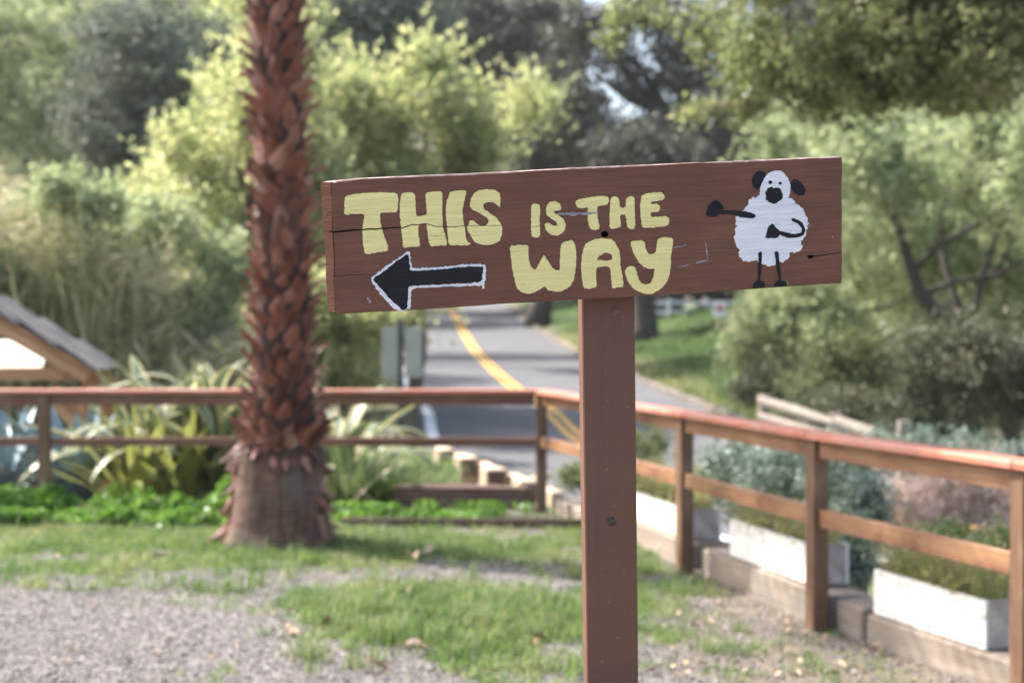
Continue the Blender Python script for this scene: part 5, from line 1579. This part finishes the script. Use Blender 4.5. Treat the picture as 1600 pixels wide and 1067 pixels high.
def build_vegetation():
    W, W2, OL, OK, OD = M['willow'], M['willow2'], M['olive'], M['oak'], M['oakdark']
    bk = M['bark']
    def X(px, Y): return (px - 800) / FPX * Y
    T = lambda px, py, Y: P(px, py, Y)
    # --- yellow-green trees left and centre
    tree('willow_tree', 'bright yellow-green tree directly behind the palm trunk', 'tree', (X(420, 28), 28), T(400, 380, 28), .16,
         rblobs([(285, 5), (315, 60), (300, 100), (300, 190), (260, 260), (200, 290), (180, 420), (150, 490), (210, 570), (560, 570), (560, 400), (525, 200), (530, 120), (480, 100), (470, 0)], 85, 26, 29.5, 16, 52, 3),
         70000, (.15, .06), W, M['twig'], .34, 26, .12, .1, 14, 'yellow-green trees beyond the railing', .3, None, .1, .8)
    tree('willow_tree', 'bright yellow-green tree behind the sign board, its crown pointed towards the centre', 'tree', (X(640, 30), 30), T(640, 380, 30), .16,
         rblobs([(560, 120), (595, 100), (645, 70), (700, 110), (735, 140), (760, 120), (838, 165), (840, 240), (790, 270), (700, 420), (640, 570), (500, 570), (500, 100)], 80, 28.5, 31.5, 13, 46, 9) + [blob(650, 75, 30, 10, 20), blob(850, 152, 30, 14, 9)],
         58000, (.155, .062), W, M['twig'], .34, 26, .12, .1, 14, 'yellow-green trees beyond the railing', .3, None, .1, .8)
    tree('willow_tree', 'low leafy yellow-green tree hanging over the roadside sign', 'tree', (X(545, 22.5), 22.5), T(545, 520, 22.5), .09,
         [blob(560, 490, 22.5, 60, 55), blob(520, 560, 22.5, 60, 55), blob(600, 500, 22.2, 38, 35), blob(480, 500, 22.5, 80, 90), blob(560, 590, 22.3, 45, 40)],
         17000, (.085, .045), W, M['twig'], .25, 28, .25, .25, 8, 'yellow-green trees beyond the railing')
    # --- grey-green masses upper left
    tree('olive_tree', 'big dark grey-green tree at upper left with a rounded shadowy crown', 'tree', (X(240, 40), 40), T(235, 300, 40), .3,
         [blob(240, 110, 40, 95, 110), blob(300, 130, 41, 65, 100), blob(170, 210, 40, 90, 80), blob(265, 225, 40, 90, 60), blob(190, 70, 41, 60, 70)],
         34000, (.17, .08), OL, bk, .5, 34, .22, .1, 6, 'grey-green trees on the hillside')
    tree('olive_tree', 'dark grey-green rounded tree between the palm and the yellow tree tops', 'tree', (X(570, 44), 44), T(570, 250, 44), .3,
         [blob(560, 50, 44, 100, 80), blob(600, 120, 44, 80, 60), blob(520, 10, 44, 80, 60), blob(640, 20, 45, 60, 60)],
         30000, (.18, .085), OL, bk, .5, 34, .2, .1, 6, 'grey-green trees on the hillside')
    tree('olive_tree', 'pale grey-green tree filling the top left corner', 'tree', (X(40, 46), 46), T(40, 300, 46), .25,
         [blob(40, 120, 46, 120, 120), blob(110, 20, 47, 110, 60), blob(60, 230, 45, 120, 80), blob(-60, 60, 46, 100, 130)],
         30000, (.18, .09), W2, bk, .5, 34, .3, .1, 6, 'grey-green trees on the hillside')
    tree('hill_tree', 'light green tree high between the two dark rounded trees', 'tree', (X(310, 52), 52), T(310, 250, 52), .25,
         [blob(300, 20, 52, 130, 60), blob(390, 60, 52, 100, 100), blob(220, 10, 52, 100, 40), blob(470, 30, 52, 60, 80)], 20000, (.2, .1), W2, bk, .6, 34, .3, .1, 5)
    bush('reed_bush', 'pale green shrub growing among the reeds behind the shelter', X(150, 21), 21, [blob(150, 420, 21, 90, 60), blob(60, 360, 22, 70, 50), blob(250, 360, 21, 60, 60), blob(210, 500, 21, 70, 60), blob(310, 500, 21, 60, 90), blob(350, 420, 21, 60, 60), blob(80, 300, 20, 60, 40), blob(20, 430, 20, 50, 60), blob(180, 320, 20, 50, 40)], 26000, (.10, .05), M['willow2'], .2, 16, .3)
    # --- dark oaks, centre
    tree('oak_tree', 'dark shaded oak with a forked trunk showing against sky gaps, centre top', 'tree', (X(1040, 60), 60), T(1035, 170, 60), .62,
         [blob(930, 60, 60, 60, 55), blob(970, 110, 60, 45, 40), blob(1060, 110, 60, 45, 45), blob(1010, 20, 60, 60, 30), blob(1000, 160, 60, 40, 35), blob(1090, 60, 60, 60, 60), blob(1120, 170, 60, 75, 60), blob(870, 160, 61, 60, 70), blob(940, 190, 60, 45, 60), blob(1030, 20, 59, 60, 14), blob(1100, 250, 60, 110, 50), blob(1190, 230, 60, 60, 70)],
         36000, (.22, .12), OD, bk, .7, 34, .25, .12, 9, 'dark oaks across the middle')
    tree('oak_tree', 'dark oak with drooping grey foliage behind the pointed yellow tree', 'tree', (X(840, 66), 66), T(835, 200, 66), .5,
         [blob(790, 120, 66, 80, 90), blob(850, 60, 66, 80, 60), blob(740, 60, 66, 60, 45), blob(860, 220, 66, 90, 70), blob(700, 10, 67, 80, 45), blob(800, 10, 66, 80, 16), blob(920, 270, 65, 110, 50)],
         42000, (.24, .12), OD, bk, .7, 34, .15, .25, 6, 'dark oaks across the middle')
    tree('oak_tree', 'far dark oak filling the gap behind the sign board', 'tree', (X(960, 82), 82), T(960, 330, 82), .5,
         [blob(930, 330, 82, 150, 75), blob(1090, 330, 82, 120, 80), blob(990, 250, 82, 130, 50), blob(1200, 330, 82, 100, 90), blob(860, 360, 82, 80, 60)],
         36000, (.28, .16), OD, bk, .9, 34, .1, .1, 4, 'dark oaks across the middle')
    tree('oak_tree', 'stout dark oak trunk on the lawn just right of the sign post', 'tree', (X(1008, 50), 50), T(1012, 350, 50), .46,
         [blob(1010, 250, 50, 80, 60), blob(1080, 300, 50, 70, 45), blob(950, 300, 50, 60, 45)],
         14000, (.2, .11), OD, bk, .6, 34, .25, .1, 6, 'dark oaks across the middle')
    tree('lawn_shrub_tree', 'dark green shrubby tree at the back of the lawn by the red and white sign', 'tree', (X(1110, 62), 62), T(1110, 440, 62), .2,
         [blob(1110, 440, 62, 60, 40), blob(1170, 460, 62, 50, 40), blob(1060, 430, 63, 50, 30)], 9000, (.18, .1), M['darkbush'], bk, .5, 34, .15, .1, 4)
    # --- near overhanging oak at upper right, trunk out of frame
    tree('overhanging_oak', 'near oak branch hanging down across the top right corner', 'tree', (7.4, 15), Vector((7.2, 15.2, 4.6)), .34,
         [blob(1130, 50, 17, 70, 50), blob(1230, 90, 16, 95, 70), blob(1170, 140, 17, 45, 50), blob(1090, 160, 17, 22, 30), blob(1340, 60, 15, 120, 80), blob(1290, 150, 16, 60, 50), blob(1460, 60, 14.5, 130, 90), blob(1560, 70, 14, 120, 100), blob(1400, 130, 15, 90, 55), blob(1530, 150, 15, 90, 35), blob(1000, 20, 18, 60, 25), blob(950, 60, 18, 22, 22), blob(1300, -60, 15, 220, 70), blob(1600, -80, 14, 200, 90), blob(1720, 40, 14, 90, 90)],
         60000, (.066, .044), OK, bk, .16, 22, .30, .12, 16, None, .4, [Vector((-.2, .1, 0))], .18)
    tree('oak_tree', 'dark green oak behind the near overhanging branch, top right', 'tree', (X(1480, 44), 44), T(1480, 260, 44), .4,
         [blob(1480, 60, 44, 150, 110), blob(1300, 60, 45, 120, 90), blob(1640, 100, 44, 120, 110), blob(1180, 30, 46, 70, 50), blob(1380, 150, 44, 110, 60)],
         34000, (.18, .1), OD, bk, .55, 34, .12, .1, 6, 'dark oaks across the middle')
    # --- light trees right
    lean = [Vector((-.75, 0, -.35))]
    RP = [(1190, 200), (1250, 170), (1330, 200), (1420, 185), (1500, 200), (1560, 160), (1700, 150), (1700, 520), (1500, 470), (1420, 500), (1300, 590), (1180, 590), (1160, 500), (1225, 400), (1210, 280)]
    rt = tree('leaning_tree', 'light green tree on the right with a dark crooked leaning trunk', 'tree', (X(1590, 24), 24), T(1510, 515, 24), .15,
         rblobs([(1200, 190), (1330, 200), (1560, 160), (1700, 200), (1700, 420), (1520, 330), (1350, 300), (1240, 330)], 46, 22.5, 25.5, 14, 42, 21), 24000, (.12, .05), W2, bk, .24, 22, .2, .15, 3, 'light green trees on the right bank', .3, None, .1, .6)
    for pts, ra in (([(1512, 517), (1470, 497), (1440, 462), (1424, 420), (1410, 372), (1392, 325)], (.14, .13, .115, .10, .085, .07)), ([(1393, 328), (1372, 296), (1330, 268), (1290, 230)], (.06, .05, .04, .02)), ([(1395, 335), (1405, 290), (1450, 240), (1470, 200)], (.055, .045, .035, .015)), ([(1425, 425), (1470, 380), (1530, 350), (1600, 300)], (.07, .055, .045, .02)), ([(1440, 462), (1490, 440), (1560, 430), (1620, 400)], (.06, .05, .035, .02))):
        bm = bmesh.new(); tube_bm(bm, [T(a, b_, 24 - .1 * k) for k, (a, b_) in enumerate(pts)], list(ra), 9, True, .12); bm_obj('branch', bm, bk, rt, None, True)
    tree('light_green_tree', 'pale green airy tree behind the leaning trunk, right', 'tree', (X(1460, 31), 31), T(1450, 420, 31), .13,
         rblobs(RP, 110, 28, 34, 22, 60, 23), 72000, (.16, .065), W2, bk, .38, 26, .08, .15, 8, 'light green trees on the right bank', .3, None, .1, .6)
    bush('bank_bush', 'loose light green bush at the right end of the lawn, below the board corner', X(1250, 29), 29, [blob(1230, 480, 29, 70, 60), blob(1180, 560, 29, 50, 45), blob(1300, 520, 29, 70, 60), blob(1260, 570, 28.5, 90, 45), blob(1160, 520, 29.5, 30, 25)], 20000, (.10, .055), M['willow2'], .3, 28, .25)
    bush('bank_bush', 'brownish green bush in the middle of the right bank', X(1340, 24), 24, [blob(1330, 560, 24, 80, 50), blob(1300, 610, 24, 70, 40), blob(1390, 600, 24, 70, 50)], 14000, (.075, .04), M['hillbrush'], .25, 28, .2)
    bush('dark_bush', 'dense dark bush at the right edge above the railing', X(1540, 20), 20, [blob(1480, 560, 20, 85, 70), blob(1570, 570, 20, 90, 80), blob(1520, 640, 20, 110, 50), blob(1640, 600, 20, 80, 80), blob(1440, 630, 20.5, 60, 50)], 34000, (.055, .032), M['darkbush'], .2, 30, .15)
    bush('dark_bush', 'small dark bush at the end of the lawn beside the road', X(1160, 25), 25, [blob(1160, 610, 25, 30, 30), blob(1210, 590, 25, 35, 30), blob(1240, 620, 25, 50, 30)], 6000, (.07, .04), M['darkbush'], .2, 28, .2)
    bush('dark_bush', 'dark brush behind the weathered split-rail fence', X(1360, 21), 21, [blob(1340, 640, 21, 90, 30), blob(1420, 660, 20, 60, 30), blob(1290, 640, 21.5, 50, 22)], 12000, (.055, .032), M['darkbush'], .18, 28, .15)
    bush('blue_green_bush', 'blue-green small-leaved bush showing between the rails under the middle planter', X(1180, 11), 11, [blob(1150, 730, 11, 60, 40), blob(1230, 740, 10.6, 70, 50), blob(1310, 760, 10, 50, 60), blob(1340, 840, 9.6, 40, 70), blob(1110, 760, 11, 30, 30), blob(1180, 780, 10.8, 70, 40)], 30000, (.032, .02), M['bluebush'], .09, 26, .12, 0, 'bush', None, M['twig'])
    bush('blue_green_bush', 'dark glossy bush low beside the nearest white planter', X(1330, 8.6), 8.6, [blob(1330, 870, 8.4, 28, 70), blob(1350, 800, 8.8, 40, 60)], 9000, (.03, .018), M['bluebush'], .07, 26, .1)
    bush('silver_bush', 'pale leafy sprigs rising behind the split rail fence', X(1390, 13), 13, [blob(1350, 690, 13, 60, 22), blob(1460, 690, 13, 50, 30), blob(1540, 700, 13, 60, 30)], 6000, (.035, .02), M['bluebush'], .08, 20, .35)
    bush('heather_bush', 'dry pinkish twiggy bush beyond the right railing', X(1480, 8.9), 8.9, [blob(1470, 790, 8.9, 90, 50), blob(1560, 760, 8.9, 90, 60), blob(1400, 790, 9.2, 40, 50), blob(1590, 840, 8.6, 60, 50), blob(1450, 850, 8.8, 60, 40)], 30000, (.040, .007), M['heather'], .08, 26, .15, 0, 'bush', None, M['twig'])
    bush('green_spike_bush', 'upright feathery green plant behind the nearest planter', X(1480, 7.6), 7.6, [blob(1470, 850, 7.6, 55, 35), blob(1560, 870, 7.4, 50, 45), blob(1520, 900, 7.4, 60, 40)], 11000, (.045, .008), M['tuft'], .06, 26, .15, -.4)
    bush('roadside_bush', 'small grey-green bush just outside the railing corner', X(905, 13), 13, [blob(900, 745, 13, 40, 22), blob(1010, 700, 12.6, 40, 30), blob(960, 740, 12.6, 60, 30), blob(1020, 760, 12, 40, 40)], 10000, (.035, .018), M['hillbrush'], .08, 24, .15)
    bush('road_verge_bush', 'pinkish dry plant left of the roadside steps', X(640, 13.4), 13.4, [blob(600, 790, 12.2, 25, 12)], 900, (.03, .012), M['heather'], .05, 20, .2)
    # --- background rows on the hillside so no bare hill shows
    rows = [(-200, 300, 80, 62), (0, 260, 90, 64), (180, 300, 80, 60), (420, 200, 90, 70), (560, 260, 90, 72), (720, 330, 80, 78), (1230, 150, 80, 72), (1380, 230, 90, 66), (1540, 200, 90, 62), (1720, 260, 90, 60), (1200, 440, 60, 66), (1330, 470, 60, 50), (1500, 500, 60, 46), (1640, 480, 70, 44), (100, 400, 90, 50), (-120, 420, 90, 44), (430, 430, 80, 52), (600, 80, 80, 86), (700, 120, 60, 90), (-100, 120, 100, 80), (100, 60, 110, 84), (330, 60, 110, 84), (1500, 20, 120, 84), (1300, 30, 90, 90), (-330, 230, 130, 60), (-520, 260, 150, 60), (-720, 300, 160, 60), (-420, 430, 130, 42), (-620, 450, 140, 42), (-330, 60, 140, 84), (1900, 260, 130, 60), (2100, 300, 150, 60), (1850, 450, 120, 42), (1900, 80, 140, 84)]
    parts = [[], [], []]
    for k, (px, py, r_, Y) in enumerate(rows):
        bl = [blob(px, py, Y, r_, r_ * .8), blob(px + r_ * .7, py + r_ * .4, Y, r_ * .7, r_ * .6), blob(px - r_ * .7, py + r_ * .4, Y, r_ * .7, r_ * .6), blob(px, py + r_ * .9, Y, r_ * 1.1, r_ * .6)]
        C_ = clump_points(bl, 7500, .8, 34, .1, k, .5)
        parts[k % 3].append(leaf_quads(C_, .16 + Y * .0022, .11 + Y * .001, .1))
    o = None
    for k, mat in enumerate((M['hillbrush'], M['olive'], M['willow2'])):
        q = link_mesh('hillside_wood' if o is None else 'foliage', quads_mesh('hillside_wood', np.concatenate(parts[k]), mat), o)
        q['kind'] = 'stuff'
        if o is None:
            o = q; tag(o, 'far wooded hillside, a mass of grey-green crowns behind all the nearer trees', 'woodland')

def build_haze():
    bm = bmesh.new()
    x0, x1, y0, y1, z0, z1 = -270, 270, -35, 410, -5, 112
    bmesh.ops.create_cube(bm, size=1.0, matrix=Matrix.Translation(((x0 + x1) / 2, (y0 + y1) / 2, (z0 + z1) / 2)) @ Matrix.Diagonal((x1 - x0, y1 - y0, z1 - z0, 1)))
    m = bpy.data.materials.new('haze'); m.use_nodes = True
    nt = m.node_tree; nt.nodes.remove(nt.nodes['Principled BSDF'])
    v = nt.nodes.new('ShaderNodeVolumePrincipled'); v.inputs['Density'].default_value = HAZE; v.inputs['Color'].default_value = (.93, .95, .97, 1); v.inputs['Anisotropy'].default_value = .3
    nt.links.new(v.outputs[0], nt.nodes['Material Output'].inputs['Volume'])
    o = bm_obj('haze', bm, m); tag(o, 'thin pale haze in the air over the whole valley', 'haze', None, 'stuff')
HAZE = 0.0003

build_leaf_materials()
build_ground()
build_road()
build_railing()
build_palm()
build_timbers()
build_planters()
build_kiosk()
build_distance()
build_vegetation()
build_agaves()
build_ground_cover()
build_litter()
build_sign()
build_haze()
